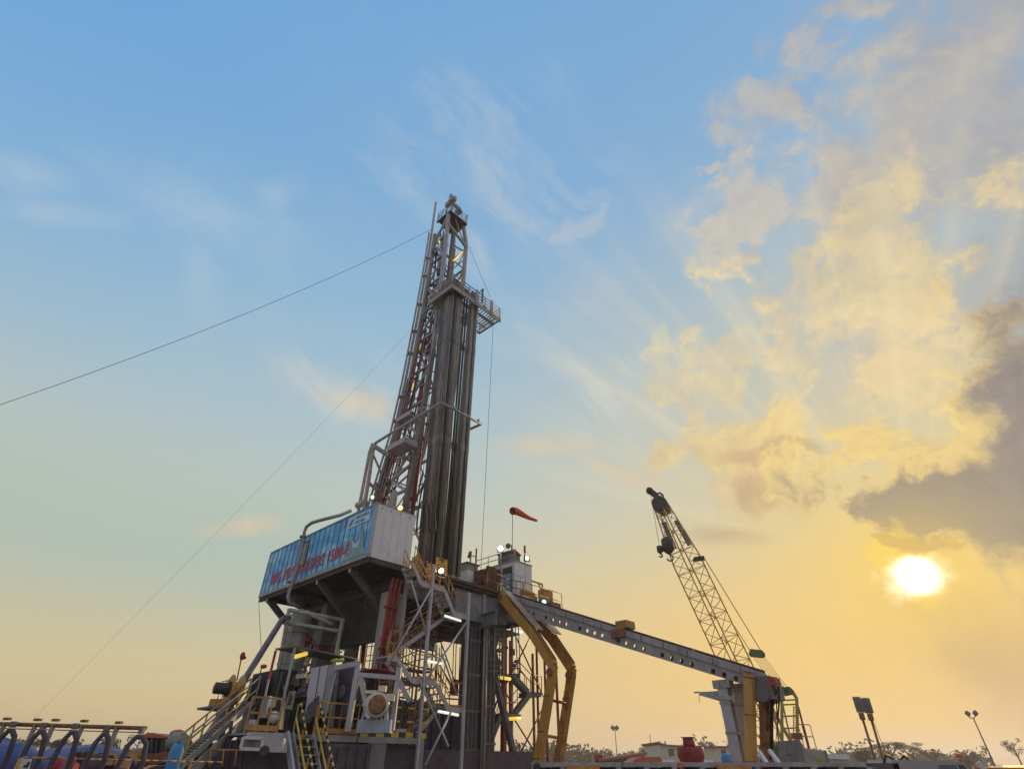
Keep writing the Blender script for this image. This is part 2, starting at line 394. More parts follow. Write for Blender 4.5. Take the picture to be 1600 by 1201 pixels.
m_cover = mat('grey_coverall', (.16, .16, .18), .85, 0, .2, 4)
m_rustplate = mat('rusty_motor_face', (.26, .13, .05), .8, 0, .5, 5, (.12, .06, .03), .1)
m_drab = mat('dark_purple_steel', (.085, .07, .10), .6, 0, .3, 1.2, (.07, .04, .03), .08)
e_white = glowmat('lamp_white', (1, .93, .90), 30)
e_green = glowmat('lamp_green', (.55, 1, .62), 3)
e_teal = glowmat('lamp_teal', (.30, .95, .85), 3)
e_tube = glowmat('tube_white', (.95, 1, .86), .75)
e_yel = glowmat('tube_yellow', (.95, .70, .12), .75)
e_amber = glowmat('lamp_amber', (1, .55, .12), 4)

# ------------------------------------------------------------------ small builders
def railing(t, pts, h=1.05, m=None, rails=(1.0, .5), step=1.4, name='railing', r=.028, toe=None, parent_name=None):
    mb = MB()
    for i in range(len(pts) - 1):
        p, q = Vector(pts[i]), Vector(pts[i + 1]); n = max(1, int((q - p).length / step))
        for k in range(n + (1 if i == len(pts) - 2 else 0)):
            c = p.lerp(q, k / n); mb.tube(c, c + Z * h, r, n=6)
        for f in rails: mb.tube(p + Z * h * f, q + Z * h * f, r, n=6)
        if toe: mb.bar(p + Z * toe * .5, q + Z * toe * .5, .02, toe)
    return mb.build(name, m or m_grey, t)
def flight(t, p, q, wd, m=None, name='flight', rail=None, sides=(0, 1), n=None, d=.2):
    """a stair flight from p (top) to q (bottom); wd is the width vector"""
    p, q, wd = Vector(p), Vector(q), Vector(wd); mb = MB()
    for k in (0, 1): mb.bar(p + wd * k, q + wd * k, .05, d)
    n = n or max(3, int(abs(p.z - q.z) / .23)); run = (q - p).copy(); run.z = 0; rd = run.normalized()
    for i in range(n):
        c = p.lerp(q, (i + .5) / n) + wd * .5; mb.box(c, .24, wd.length - .06, .035, (rd, wd.normalized(), Z))
    f = mb.build(name, m or m_grey, t)
    if rail:
        rb = MB()
        for k in sides:
            a, b = p + wd * k, q + wd * k
            for i in range(4):
                c = a.lerp(b, i / 3); rb.tube(c, c + Z * 1.0, .026, n=6)
            rb.tube(a + Z, b + Z, .028, n=6); rb.tube(a + Z * .5, b + Z * .5, .024, n=6)
        rb.build('handrail', rail, t)
    return f
def landing(t, pts, th=.16, m=None, name='landing'):
    return MB().prism(pts, -Z * th).build(name, m or m_grey, t)
def floodlight(p, aim, label, em, size=.42, pole=None, group=None, body=None):
    """a square lamp head with a yoke; pole = length of post under it"""
    p = Vector(p); aim = Vector(aim).normalized(); x = aim.cross(Z).normalized(); y = x.cross(aim)
    base = p - Z * (pole if pole else size * .7)
    t = thing('floodlight', label, 'floodlight', base, group)
    hb = MB(); hb.box(p - aim * .08, size, size * .9, .16, (x, y, aim)); hb.build('housing', body or m_dgrey, t)
    MB().lathe(p + aim * .002, aim, [(0, size * .40), (.02, size * .36), (.035, size * .2)], 16).build('lens', em, t)
    mb = MB()
    mb.bar(p - Z * size * .62 - x * size * .55, p - Z * size * .62 + x * size * .55, .04)
    for k in (-1, 1): mb.bar(p - Z * size * .62 + x * size * .55 * k, p + x * size * .55 * k - aim * .08, .03)
    mb.build('yoke', m_dgrey, t)
    if pole: MB().tube(base, p - Z * size * .62, .035).build('post', m_grey, t)
    return t

# ================================================================== THE SETTING
g = MB(); g.sm = False
g.add([(-3000, -600, 0), (3000, -600, 0), (3000, 4500, 0), (-3000, 4500, 0)], [(0, 1, 2, 3)])
tag(g.build('ground', m_ground), None, None, None, 'structure')

# ================================================================== SUBSTRUCTURE
FZ = 10.3
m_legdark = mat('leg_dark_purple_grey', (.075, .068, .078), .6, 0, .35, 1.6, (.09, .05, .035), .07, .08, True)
m_under = mat('shaded_underside_steel', (.05, .048, .05), .7, 0, .4, 1.5)  # grey steel with the shade under floor and cabin put into its colour
t = thing('rig_substructure', 'dark grey steel substructure on thick legs carrying the drilling floor', 'rig base', R(7, 5, 0))
MB().rbox(2.75, 14.6, -.2, 12.2, FZ - .12, FZ).build('floor_plate', m_dgrey, t)
f = MB(); f.rbox(2.75, 14.6, -.32, -.203, FZ - .38, FZ + .03); f.bar(R(5.2, -.42, FZ - .16), R(14.6, -.42, FZ - .16), .18, .07)
f.bar(R(5.2, -.38, FZ - .33), R(14.6, -.38, FZ - .33), .12, .05)
f.build('floor_edge', m_deck, t)
for b in (.25, 4.0, 8.0, 11.8):
    MB().ibeam(R(2.75, b, 9.5), R(14.5, b, 9.5), .35, 1.3, .06).build('floor_girder', m_girder, t)
for a in (3.0, 5.0, 7.0, 9.2, 11.6, 14.2):
    MB().ibeam(R(a, .5, 9.75), R(a, 11.6, 9.75), .25, .75, .05).build('floor_beam', m_dgrey, t)
MB().rbox(5.9, 8.2, -.16, .05, 8.3, 9.85).build('girder_panel', m_girder, t)
MB().rbox(8.4, 10.2, -.16, .05, 8.5, 9.85).build('girder_panel', m_girder, t)
MB().bar(R(8.15, -.15, 8.4), R(8.15, -.15, 10.0), .22, .22).build('stiffener', m_grey, t)
MB().ibeam(R(8.1, 2.2, 8.25), R(8.1, -1.3, 8.45), .3, .75, .05).build('cross_beam', m_girder, t)
# main legs
for (a0, a1, b0, b1, nm) in ((7.45, 8.35, .2, .85, 0), (8.75, 9.65, .2, .85, 0), (1.75, 2.75, .35, 1.0, 1), (12.6, 13.3, 5.2, 5.9, 0)):
    MB().rbox(a0, a1, b0, b1, .8, 9.0).build('leg', m_legdark if not nm else m_grey, t)
for (a, b) in ((1.5, 6.0), (6.2, 10.6), (9.6, 10.6)):
    c = MB(); c.rbox(a, a + .75, b, b + .6, .6, 9.2); c.build('leg', m_dgrey, t)
for p, q, w in ((R(9.7, .5, 6.2), R(11.9, .5, 1.2), .32), (R(6.9, .55, 9.2), R(7.7, .55, 6.5), .30), (R(10.4, .5, 9.3), R(9.5, .5, 7.4), .3), (R(3.2, 6.4, 9.0), R(1.4, 6.4, 1.2), .5),
                (R(3.6, 5.0, 9.2), R(1.7, 5.0, 1.2), .45), (R(2.7, 8.0, 9.0), R(.2, 8, 1.0), .40), (R(7.8, .5, 9.2), R(6.3, .5, 8.3), .2)):
    MB().bar(p, q, w, w * .8).build('diagonal_brace', m_dgrey, t)
for a in (8.42, 8.62):
    MB().tube(R(a, -.05, .4), R(a, -.05, 9.2), .06).build('drain_pipe', m_grey, t)
for a in (7.6, 7.9, 8.2, 8.9, 9.2, 9.5):
    MB().rbox(a - .03, a + .03, .15, .197, .9, 8.9).build('leg_rib', m_dgrey, t)
for z in (2.2, 3.9, 5.6, 7.3):
    MB().rbox(7.43, 8.37, .13, .149, z, z + .12).build('leg_collar', m_dgrey, t); MB().rbox(8.73, 9.67, .13, .149, z + .3, z + .42).build('leg_collar', m_dgrey, t)
# clutter under the floor edge: junction boxes, ladders, hose loops
c = MB()
for k in range(14):
    a = random.uniform(9.0, 11.6); z = random.uniform(6.4, 9.0); c.box(R(a, random.uniform(.0, .6), z), random.uniform(.1, .4), .2, random.uniform(.1, .5))
for k in range(12):
    a = random.uniform(8.8, 11.6); c.tube(R(a, .2, 9.0), R(a + random.uniform(-.3, .3), .2, random.uniform(5.6, 7.4)), .03, n=6)
c.build('junction_boxes', m_dgrey, t)
o = MB()
for k in range(9):
    z = 6.0 + k * .28; o.bar(R(9.3, .0, z), R(10.1, .0, z), .03)
for a in (9.3, 10.1): o.bar(R(a, 0, 5.6), R(a, 0, 8.9), .05)
o.build('access_ladder', m_grey, t)
# bolster under the cabin: struts from the substructure out to the overhang
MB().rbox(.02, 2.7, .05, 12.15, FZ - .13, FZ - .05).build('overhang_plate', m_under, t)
e = MB(); e.bar(R(.12, 0.0, FZ - .12), R(.12, 12.2, FZ - .12), .16, .22); e.bar(R(.1, .08, FZ - .14), R(2.75, .08, FZ - .14), .16, .24)
e.build('overhang_beam', m_deck, t)
for b in (1.7, 5.0, 8.3, 11.0):
    MB().ibeam(R(.15, b, FZ - .25), R(3.0, b, FZ - 2.4), .22, .34, .05).build('overhang_strut', m_dgrey, t)
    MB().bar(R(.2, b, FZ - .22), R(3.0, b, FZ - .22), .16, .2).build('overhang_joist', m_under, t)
    MB().box(R(.05, b, FZ - .36), .06, .12, .22).build('strut_bracket', m_lgrey, t)
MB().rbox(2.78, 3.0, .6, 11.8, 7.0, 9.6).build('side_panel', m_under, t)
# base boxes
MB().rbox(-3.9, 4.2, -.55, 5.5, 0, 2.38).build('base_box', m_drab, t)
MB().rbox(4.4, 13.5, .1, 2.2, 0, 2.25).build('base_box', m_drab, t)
MB().rbox(4.4, 13.5, 8.0, 11.5, 0, 2.2).build('base_box', m_drab, t)
# blue water tank glimpsed through the legs
w = thing('water_tank', 'dark blue tank standing low behind the stair tower', 'tank', R(8.5, 5.2, 0))
MB().rbox(6.0, 11.0, 4.2, 6.2, .1, 4.6).build('shell', mat('tank_navy', (.05, .07, .20), .5, 0, .2, 1), w)
for k in range(7): MB().bar(R(6.3 + k * .75, 4.16, .2), R(6.3 + k * .75, 4.16, 4.5), .08, .06).build('rib', m_drab, w)

# dark backdrop box added to stand in for shade under the floor, with pipework
t = thing('shade_backdrop', 'dark backdrop box added for the shade behind the cabinet and the motor', 'shade backdrop', R(2.0, 3.2, 0))
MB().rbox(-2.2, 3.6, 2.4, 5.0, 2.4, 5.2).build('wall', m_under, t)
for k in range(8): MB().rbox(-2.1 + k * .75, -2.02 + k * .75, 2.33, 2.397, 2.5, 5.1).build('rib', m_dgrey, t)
c = MB()
for k in range(26):
    a = random.uniform(-2.0, 3.4); z = random.uniform(2.9, 5.6); c.pipe([R(a, 2.2, z), R(a + random.uniform(-1, 1), 2.1, z), R(a + random.uniform(-1, 1), 2.1, z - random.uniform(.2, 1.6))], random.choice((.03, .05, .08)), 6)
c.build('pipework', m_dgrey, t)
for k in range(5):
    a = -1.8 + k * 1.2; MB().lathe(R(a, 2.1, 3.4), V, [(-.15, .1), (-.1, .3), (.2, .3)], 14).build('flange', (m_dgrey, m_grey, m_drab)[k % 3], t)
t = thing('scaffold_frame', 'tangle of dark scaffold tubes between the grey leg and the stair tower', 'scaffold', R(3.6, .8, 0))
for k in range(5): MB().tube(R(3.0 + k * .55, .6 + .35 * (k % 2), .2), R(3.0 + k * .55, .6 + .35 * (k % 2), 7.6), .045).build('upright', (m_grey, m_dgrey, m_brown)[k % 3], t)
for k in range(7): MB().tube(R(2.8, .62, 2.9 + k * .75), R(5.4, .62, 2.9 + k * .75 + random.uniform(-.3, .3)), .035).build('ledger', (m_dgrey, m_brown)[k % 2], t)
for k in range(6): MB().tube(R(2.9 + (k % 2) * 2.3, .7, 2.7 + k * .8), R(5.2 - (k % 2) * 2.3, .7, 3.7 + k * .8), .03).build('diagonal', m_dgrey, t)
for z in (3.9, 5.6): MB().rbox(2.9, 5.4, .75, 1.5, z, z + .06).build('board', m_brown, t)
# three red pipes hanging by the left leg
for k, a in enumerate((1.60, 1.86, 2.12)):
    p = MB(); p.pipe([R(a + .15, .12, 9.6), R(a + .06, .14, 8.6), R(a, .15, 3.0)], .085, 10)
    for z in (4.3, 6.2, 8.1): p.tube(R(a, .15, z), R(a, .15, z + .12), .13, n=10)
    tag(p.build('red_pipe', m_red, None, R(a, .15, 3.0)), ('leftmost', 'middle', 'rightmost')[k] + ' of three dark red pipes running down the grey leg under the cabin', 'pipe', 'red pipes under the cabin')

# ================================================================== BLUE CABIN
t = thing('container_cabin', 'long blue and white container cabin overhanging the drilling floor with red rig lettering', 'container', R(1.3, 6.1, FZ))
m_ban = bpy.data.materials.new('printed_banner_blue'); m_ban.use_nodes = True
bt = m_ban.node_tree; bb = bt.nodes['Principled BSDF']; bb.inputs['Roughness'].default_value = .35
tcn = bt.nodes.new('ShaderNodeTexCoord'); mpn = bt.nodes.new('ShaderNodeMapping'); bt.links.new(tcn.outputs['Object'], mpn.inputs[0]); mpn.inputs['Scale'].default_value = (.42, .42, .8)
nz = bt.nodes.new('ShaderNodeTexNoise'); bt.links.new(mpn.outputs[0], nz.inputs['Vector']); nz.inputs['Scale'].default_value = 1.6; nz.inputs['Detail'].default_value = 8; nz.inputs['Distortion'].default_value = .6; nz.inputs['Roughness'].default_value = .6
rp = bt.nodes.new('ShaderNodeValToRGB'); bt.links.new(nz.outputs[0], rp.inputs[0])
cols = [(.34, (.025, .20, .52)), (.47, (.055, .36, .74)), (.58, (.16, .52, .82)), (.72, (.55, .78, .90))]
while len(rp.color_ramp.elements) < 4: rp.color_ramp.elements.new(.5)
for e_, (p_, c_) in zip(rp.color_ramp.elements, cols): e_.position = p_; e_.color = (*c_, 1)
bt.links.new(rp.outputs[0], bb.inputs['Base Color'])
H0, H1 = FZ, FZ + 2.9
w = MB(); w.rbox(0, .06, .1, 12.1, H0 + .22, H1 - .06); bw = w.build('banner_wall', m_ban, t)
s = MB()
for k in range(1, 21):
    b = 12.2 * k / 21; s.rbox(-.02, -.002, b - .018, b + .018, H0 + .22, H1 - .06)
s.build('seam_batten', mat('seam_navy', (.03, .10, .25), .5), bw)
s = MB(); s.rbox(-.05, .1, 0, 12.2, H0, H0 + .2); s.build('bottom_rail', m_grey, t)
s = MB(); s.rbox(-.03, .1, .02, 12.18, H1 - .055, H1 + .02); s.build('top_rail', mat('rail_blue', (.10, .28, .52), .5), t)
for b in (0.0, 12.1): MB().rbox(-.035, .12, b, b + .1, H0 + .2, H1 - .05).build('corner_post', m_lgrey, t)
e = MB(); e.rbox(.12, 2.62, 0, .07, H0 + .02, H1); ew = e.build('end_wall', m_white, t)
s = MB()
for k in range(1, 5): s.rbox(.1 + k * .52, .115 + k * .52, -.012, -.002, H0 + .1, H1 - .05)
s.build('panel_joint', mat('joint_grey', (.56, .55, .56), .6), ew)
s = MB()
for a in (.35, .95, 1.55, 2.25): s.rbox(a, a + .05, -.015, -.002, H1 - .22, H1 - .12)
s.build('bolt', m_dgrey, ew)
MB().rbox(2.56, 2.64, .08, 12.1, H0, H1 - .02).build('back_wall', m_white, t)
MB().rbox(.1, 2.55, 12.1, 12.16, H0, H1 - .02).build('far_end_wall', m_lgrey, t)
MB().rbox(.0, 2.68, .0, 12.2, H1 + .022, H1 + .07).build('roof', m_lgrey, t)
MB().rbox(.07, 2.55, .08, 12.1, H0 - .04, H0 - .003).build('floor', m_dgrey, t)
wn = MB()
for p0, p1, q0, q1 in ((6.88, 6.96, 11.25, 12.82), (7.62, 7.70, 11.25, 12.82), (6.96, 7.62, 11.25, 11.33), (6.96, 7.62, 12.72, 12.82)): wn.rbox(-.045, .05, p0, p1, q0, q1)
wf = wn.build('window', m_black, t); MB().rbox(-.03, .03, 6.97, 7.61, 11.34, 12.71).build('pane', m_glass, wf)
MB().rbox(-.05, -.031, 7.18, 7.52, 11.4, 12.6).build('sash', m_lgrey, wf)
# lettering on the banner
def lettering(txt, b_start, z, size, sx, m, name, parent, ext=.006, a=-.03):
    cu = bpy.data.curves.new(name, 'FONT'); cu.body = txt; cu.size = size; cu.extrude = ext; cu.space_character = 1.06; cu.offset = .012 * size
    tmp = bpy.data.objects.new(name, cu); COL.objects.link(tmp)
    dg = bpy.context.evaluated_depsgraph_get(); me = bpy.data.meshes.new_from_object(tmp.evaluated_get(dg))
    COL.objects.unlink(tmp); bpy.data.objects.remove(tmp)
    org = ORG[parent.name]; wdt = max(v.co.x for v in me.vertices)
    for v in me.vertices:
        x, y, zz = v.co; v.co = R(a, b_start, z) - V * (x * sx / wdt) + Z * y - U * zz - org
    me.materials.clear(); me.materials.append(m)
    o = bpy.data.objects.new(name, me); COL.objects.link(o); o.parent = parent; ORG[o.name] = org
    return o
lettering('RIG PDSI#40.3/DS 1500-E', 10.95, H0 + .55, 1.02, 8.9, m_redb, 'lettering', bw)
# logo panel in the upper corner and a pale printed sweep beside the lettering
m_logo = mat('print_pale_blue', (.42, .66, .80), .4, 0, .15, 2); m_ink = mat('print_navy', (.03, .08, .24), .4, 0, .1, 2); m_sw = mat('print_grey_green', (.20, .33, .38), .4, 0, .35, 2.4)
MB().rbox(-.026, -.021, .45, 2.7, H1 - .82, H1 - .16).build('logo_panel', m_logo, bw)
MB().prism([R(-.03, 2.55, H1 - .72), R(-.03, 2.25, H1 - .66), R(-.03, 2.05, H1 - .28), R(-.03, 2.35, H1 - .40)], -U * .004).build('logo_mark', m_ink, bw)
lettering('PERTAMINA', 1.9, H1 - .43, .24, 1.35, m_ink, 'lettering', bw)
lettering('PDSI', 1.9, H1 - .72, .24, .9, m_ink, 'lettering', bw)
MB().prism([R(-.024, x, z) for x, z in ((2.6, H0 + .25), (2.1, H0 + .9), (2.05, H0 + 1.75), (1.75, H0 + 1.2), (1.4, H0 + 1.0), (1.0, H0 + 1.9), (.7, H0 + .95), (.35, H0 + .25))], -U * .003).build('printed_sweep', m_sw, bw)
MB().prism([R(-.029, x, z) for x, z in ((1.95, H0 + 1.5), (1.7, H0 + .85), (1.2, H0 + .75), (1.05, H0 + 1.25), (1.4, H0 + .95), (1.75, H0 + 1.15))], -U * .003).build('printed_highlight', m_logo, bw)

# bent grey vent pipe in front of the banner
y0 = P(452, 935, a=-.35); y1 = P(470, 866, a=-.35); y2 = P(477, 823, a=-.35); tp = P(487, 816, a=-.30); en = P(532, 804, a=.6)
pp = MB(); pp.pipe([P(487, 962, a=2.2), P(468, 948, a=.6), P(452, 940, a=-.30), P(450, 931, a=-.35), y1, P(475.5, 832, a=-.35), P(479, 822, a=-.34), tp, P(500, 812, a=-.2), en, P(549, 797, a=1.1)], .108, 12)
for q_ in (P(455, 908, a=-.35), P(474, 838, a=-.35)): pp.tube(q_ - Z * .05, q_ + Z * .05, .22, n=14)
tag(pp.build('vent_pipe', m_grey, None, P(452, 935, a=-.35)), 'bent grey vent pipe running down the front of the blue banner wall', 'pipe')

# ================================================================== MAST
A0, A1 = 5.6, 8.25
m_legb = mat('leg_brown_grey', (.19, .17, .165), .6, 0, .3, 2, RU, .04)
t = thing('drilling_mast', 'tall grey steel lattice drilling mast with crown rails and racking platform', 'mast', R(7, 7, FZ))
BP = [(10.35, 11.3), (12, 10.5), (17.6, 9.0), (23, 7.6), (28, 7.05), (35.6, 6.6), (42, 6.32), (47.0, 6.3)]
def bb_(z):
    for (z0, b0), (z1, b1) in zip(BP, BP[1:]):
        if z <= z1: return b0 + (b1 - b0) * max(0, (z - z0)) / (z1 - z0)
    return BP[-1][1]
FB = 4.25
for a in (A0, A1):
    l = MB()
    for (z0, b0), (z1, b1) in zip(BP, BP[1:]): l.bar(R(a, b0, z0), R(a, b1, z1), .30, .30, V)
    l.build('leg', m_mast, t)
    l = MB(); l.mi = 1; l.bar(R(a, FB + 1.9, 10.35), R(a, FB + .6, 20.5), .36, .36, V); l.bar(R(a, FB + .6, 20.5), R(a, FB, 30), .34, .34, V); l.mi = 0; l.bar(R(a, FB, 30), R(a, FB, 46), .30, .30, V)
    l.bar(R(a, FB, 46), R(a - (.5 if a > 6 else 0), FB + .1, 48.8), .30, .30, V); l.build('leg', [m_mast, m_legb], t)
def fb_(z): return FB if z >= 30 else (FB + .6 * (30 - z) / 9.5 if z > 20.5 else FB + .6 + 1.3 * (20.5 - z) / 10.15)
zs = [13.5, 17.6, 21.5, 25.0, 28.5, 32.0, 35.6, 39.0, 42.2, 45.2]
for a in (A0, A1):
    for i, z in enumerate(zs):
        MB().bar(R(a, fb_(z), z), R(a, bb_(z), z), .16, .2, V).build('girt', m_mast, t)
        if i < len(zs) - 1:
            z2 = zs[i + 1]
            if i % 2 == 0: MB().bar(R(a, fb_(z), z), R(a, bb_(z2), z2), .13, .16, V).build('brace', m_mast, t)
            else: MB().bar(R(a, bb_(z), z), R(a, fb_(z2), z2), .13, .16, V).build('brace', m_mast, t)
for i, z in enumerate(zs):
    MB().bar(R(A0, bb_(z), z), R(A1, bb_(z), z), .16, .2).build('girt', m_mast, t)
    if i < len(zs) - 1:
        z2 = zs[i + 1]; p, q = (R(A0, bb_(z), z), R(A1, bb_(z2), z2)) if i % 2 else (R(A1, bb_(z), z), R(A0, bb_(z2), z2))
        MB().bar(p, q, .12, .15).build('brace', m_mast, t)
# head: front cross beam, gusset and knee braces under the crown
MB().bar(R(A0, FB - .1, 46.9), R(A1, FB - .1, 45.4), .2, .26).build('head_beam', m_olive, t)
MB().bar(R(A0 + .9, FB, 48.6), R(A1 - .2, FB, 45.8), .1, .12).build('brace', m_mast, t)
MB().bar(R(A0, FB + .2, 48.2), R(A0, 6.2, 45.6), .2, .24, V).build('knee_brace', m_mast, t)
MB().bar(R(A1, FB + .1, 44.9), R(A1, 6.2, 47.4), .16, .2, V).build('knee_brace', m_mast, t)
CZ = 49.0
cr_ = MB(); cr_.rbox(5.5, 7.85, 3.95, 6.05, CZ - .12, CZ); cr_.rbox(5.45, 7.9, 3.9, 4.02, CZ - .35, CZ - .12); cr_.rbox(5.45, 5.57, 4.03, 6.1, CZ - .35, CZ - .125); cr_.rbox(7.78, 7.9, 4.03, 6.1, CZ - .35, CZ - .125)
cp = cr_.build('crown_platform', m_deck, t)
railing(cp, [R(5.5, 6.05, CZ), R(5.5, 3.95, CZ), R(7.85, 3.95, CZ), R(7.85, 6.05, CZ), R(5.5, 6.05, CZ)], 1.15, m_dgrey, (1, .66, .33), .7, 'crown_railing', .03)
c = MB()
for k in range(5): c.lathe(R(6.1 + k * .25, 5.1, CZ - .75), U, [(0, .62), (.06, .66), (.12, .62)], 20)
c.rbox(6.0, 7.3, 4.95, 5.25, CZ - 1.0, CZ - .15); c.build('crown_block', m_deck, cp)
g_ = MB()
for a in (6.0, 7.0):
    for b in (4.5, 5.5): g_.bar(R(a, b, CZ), R(6.4 + (a - 6.4) * .6, b, CZ + 2.1), .12)
g_.rbox(5.75, 7.2, 4.4, 4.62, CZ + 2.05, CZ + 2.5); g_.rbox(5.9, 6.3, 4.1, 5.6, CZ + 2.503, CZ + 3.1); g_.rbox(5.6, 5.85, 4.3, 4.6, CZ + 2.2, CZ + 3.3); g_.rbox(6.8, 7.4, 4.3, 4.9, CZ + 1.7, CZ + 2.04)
g_.build('gin_pole', m_mast, cp)
for a, b in ((7.9, 4.0), (6.75, 3.9), (5.6, 3.9)):
    MB().tube(R(a, b, CZ + 1.15), R(a, b, CZ + 1.35), .035).ball(R(a, b, CZ + 1.4), .09).build('beacon', m_black, cp)
MB().rbox(7.2, 7.7, 5.1, 5.7, CZ + .3, CZ + 1.3).build('light_box', m_white2, cp)
# tube lamps inside the head
for p, q in ((R(7.9, 4.3, 44.6), R(7.0, 4.5, 42.6)), (R(7.9, 4.3, 40.3), R(7.1, 4.4, 38.0)), (R(A0, 5.3, 45.4), R(A0, 5.4, 44.9)),
             (R(5.5, 6.1, 31.4), R(5.5, 6.3, 30.9)), (R(5.5, 6.3, 27.4), R(5.5, 6.6, 26.8))):
    MB().tube(p, q, .07 if p.z < R(0, 0, 40).z else .085).build('tube_lamp', e_yel, t)
# standpipe up the left back leg
sp = MB(); pts = [R(5.35, bb_(z) + .3, z) for z in (14, 17.6, 23, 28, 35.6, 42, 47, 52.6)]
sp.pipe(pts, .13, 10); sp.pipe([p - U * .32 for p in pts[:-1]], .09, 8)
for z in (19, 24.2, 26.5, 31, 33.5, 36.8, 40.6, 43.2):
    sp.tube(R(5.35, bb_(z) + .3, z - .09), R(5.35, bb_(z) + .3, z + .09), .24, n=10)
sp.build('standpipe', m_lgrey, t)
la = MB()
for k in range(2): la.pipe([R(5.2, bb_(z) - .25 - k * .45, z) for z in (14, 17.6, 23, 28)], .035, 6)
for k in range(44):
    z = 14.2 + k * .31; la.bar(R(5.2, bb_(z) - .25, z), R(5.2, bb_(z) - .7, z), .03)
la.build('ladder', m_black, t)
cb = MB()
for k in range(7):
    o_ = random.uniform(-.5, .9); pts = [R(5.45 + random.uniform(-.1, .5), bb_(z) - .5 - o_ * .8 + random.uniform(-.08, .08), z) for z in (14, 17, 20.5, 24, 28, 33, 38, 44)]
    cb.pipe(pts[:random.choice((6, 7, 8))], random.choice((.035, .05, .06)), 6)
cb.build('cable_bundle', m_cable, t)
rp_ = MB(); rp_.pipe([R(6.2, 5.3, z) for z in (14, 20, 30, 46)], .16, 10); rp_.pipe([R(5.9, 5.3 + .02 * (36 - z), z) for z in (13, 18, 24, 30, 36)], .07, 8); rp_.pipe([R(5.7, 5.15 + .03 * (36 - z), z) for z in (13, 18, 24, 30, 35)], .08, 8)
for z in (17, 22, 24.2, 27, 31): rp_.tube(R(6.2, 5.3, z - .1), R(6.2, 5.3, z + .1), .27, n=10)
rp_.build('mud_pipe', m_red, t)
tr = MB(); tr.bar(R(6.95, 4.9, 12), R(6.95, 4.9, 48), .3, .34); tr.build('guide_rail', mat('rail_brown_grey', (.22, .17, .155), .6), t)
ln = MB()
for k in range(6): ln.tube(R(6.3 + k * .22, 5.0, 15), R(6.3 + k * .22, 5.0, 48.3), .022, n=5)
ln.build('drill_line', m_wire, t)

# lighter secondary lacing, mast cables and small fittings
for i, z in enumerate(zs[:-1]):
    zm = (z + zs[i + 1]) / 2
    for a in (A0, A1):
        MB().bar(R(a, fb_(zm), zm), R(a, bb_(zm), zm), .07, .08, V).build('lacing_bar', m_mast, t)
        MB().bar(R(a, (fb_(zm) + bb_(zm)) / 2, zm), R(a, bb_(zs[i + 1]), zs[i + 1]) if i % 2 else R(a, fb_(zs[i + 1]), zs[i + 1]), .07, .08, V).build('lacing_bar', m_mast, t)
    MB().bar(R(A0, bb_(zm), zm), R(A1, bb_(zm), zm), .07, .09).build('lacing_bar', m_mast, t)
mc = MB()
for k in range(9):
    o_ = random.uniform(.3, 1.9); mc.pipe([R(A0 + random.uniform(.1, .9), FB + o_ + random.uniform(-.1, .1), z) for z in (30, 35, 40, 44.5, 47.5)], random.choice((.025, .035, .05)), 6)
for k in range(10):
    z = 30 + k * 1.7; mc.box(R(A0 + .2, FB + random.uniform(.5, 1.7), z), .3, random.uniform(.2, .5), random.uniform(.1, .4))
mc.build('mast_cable', m_cable, t)
ft = MB()
for k in range(26):
    z = 14 + k * 1.2; b = bb_(z) - random.uniform(.2, 1.4); ft.box(R(A0 - .1 + random.uniform(-.2, .5), b, z), random.uniform(.1, .35), random.uniform(.1, .3), random.uniform(.15, .5))
ft.build('fitting', m_legb, t)
for k in range(3): MB().pipe([R(5.3 + .25 * k, bb_(z) - .9 - .3 * k, z) for z in (14, 18, 22, 26, 30, 33)], .075, 8).build('mud_hose', (m_red, m_legb, m_cable)[k], t)
# racking (finger) board
BZ = 34.2
rb = MB(); rb.rbox(4.2, 5.9, .7, 3.7, BZ - .1, BZ); rb.rbox(4.15, 10.0, .62, .7, BZ - .42, BZ - .002); rb.rbox(4.12, 4.2, .705, 3.7, BZ - .42, BZ - .002)
rb.rbox(9.9, 10.0, .905, 3.4, BZ - .2, BZ); rb.rbox(6.0, 9.9, 3.3, 3.4, BZ - .2, BZ); rb.bar(R(4.9, 1.3, BZ - .4), R(4.9, 3.7, BZ - .4), .14, .14); rb.bar(R(4.9, 1.3, BZ - .4), R(9.8, 1.3, BZ - .4), .14, .14)
rp2 = rb.build('racking_platform', m_olive, t)
railing(rp2, [R(4.2, 3.7, BZ), R(4.2, .7, BZ), R(9.95, .7, BZ), R(9.95, 3.35, BZ)], 1.3, m_lgrey, (1, .72, .45, .2), .95, 'platform_railing', .045)
fg = MB()
for k in range(13): fg.bar(R(6.2 + k * .28, .95, BZ - .06), R(6.2 + k * .28, 3.25, BZ - .06), .05, .09)
for b in (1.6, 2.4): fg.bar(R(5.95, b, BZ - .15), R(9.85, b, BZ - .15), .1, .07)
fg.build('finger', m_mast, rp2)
lv = MB()
for k in range(9): lv.bar(R(7.0 + .12 * k, 1.6, BZ - .7), R(7.0 + .12 * k, 3.2, BZ - .7), .07, .05)
for a in (6.95, 8.0):
    for b in (1.6, 3.2): lv.bar(R(a, b, BZ - .7), R(a, b, BZ - .15), .06)
lv.build('louvre', m_lgrey, rp2)
for a in (6.8, 8.6): MB().rbox(a, a + .28, .55, .617, BZ - .2, BZ + 1.35).build('post_plate', m_mast, rp2)
wl = MB()
for a in (4.9, 5.4, 6.3): wl.rbox(a, a + .25, 2.9, 3.2, BZ + .01, BZ + random.uniform(.5, 1.1))
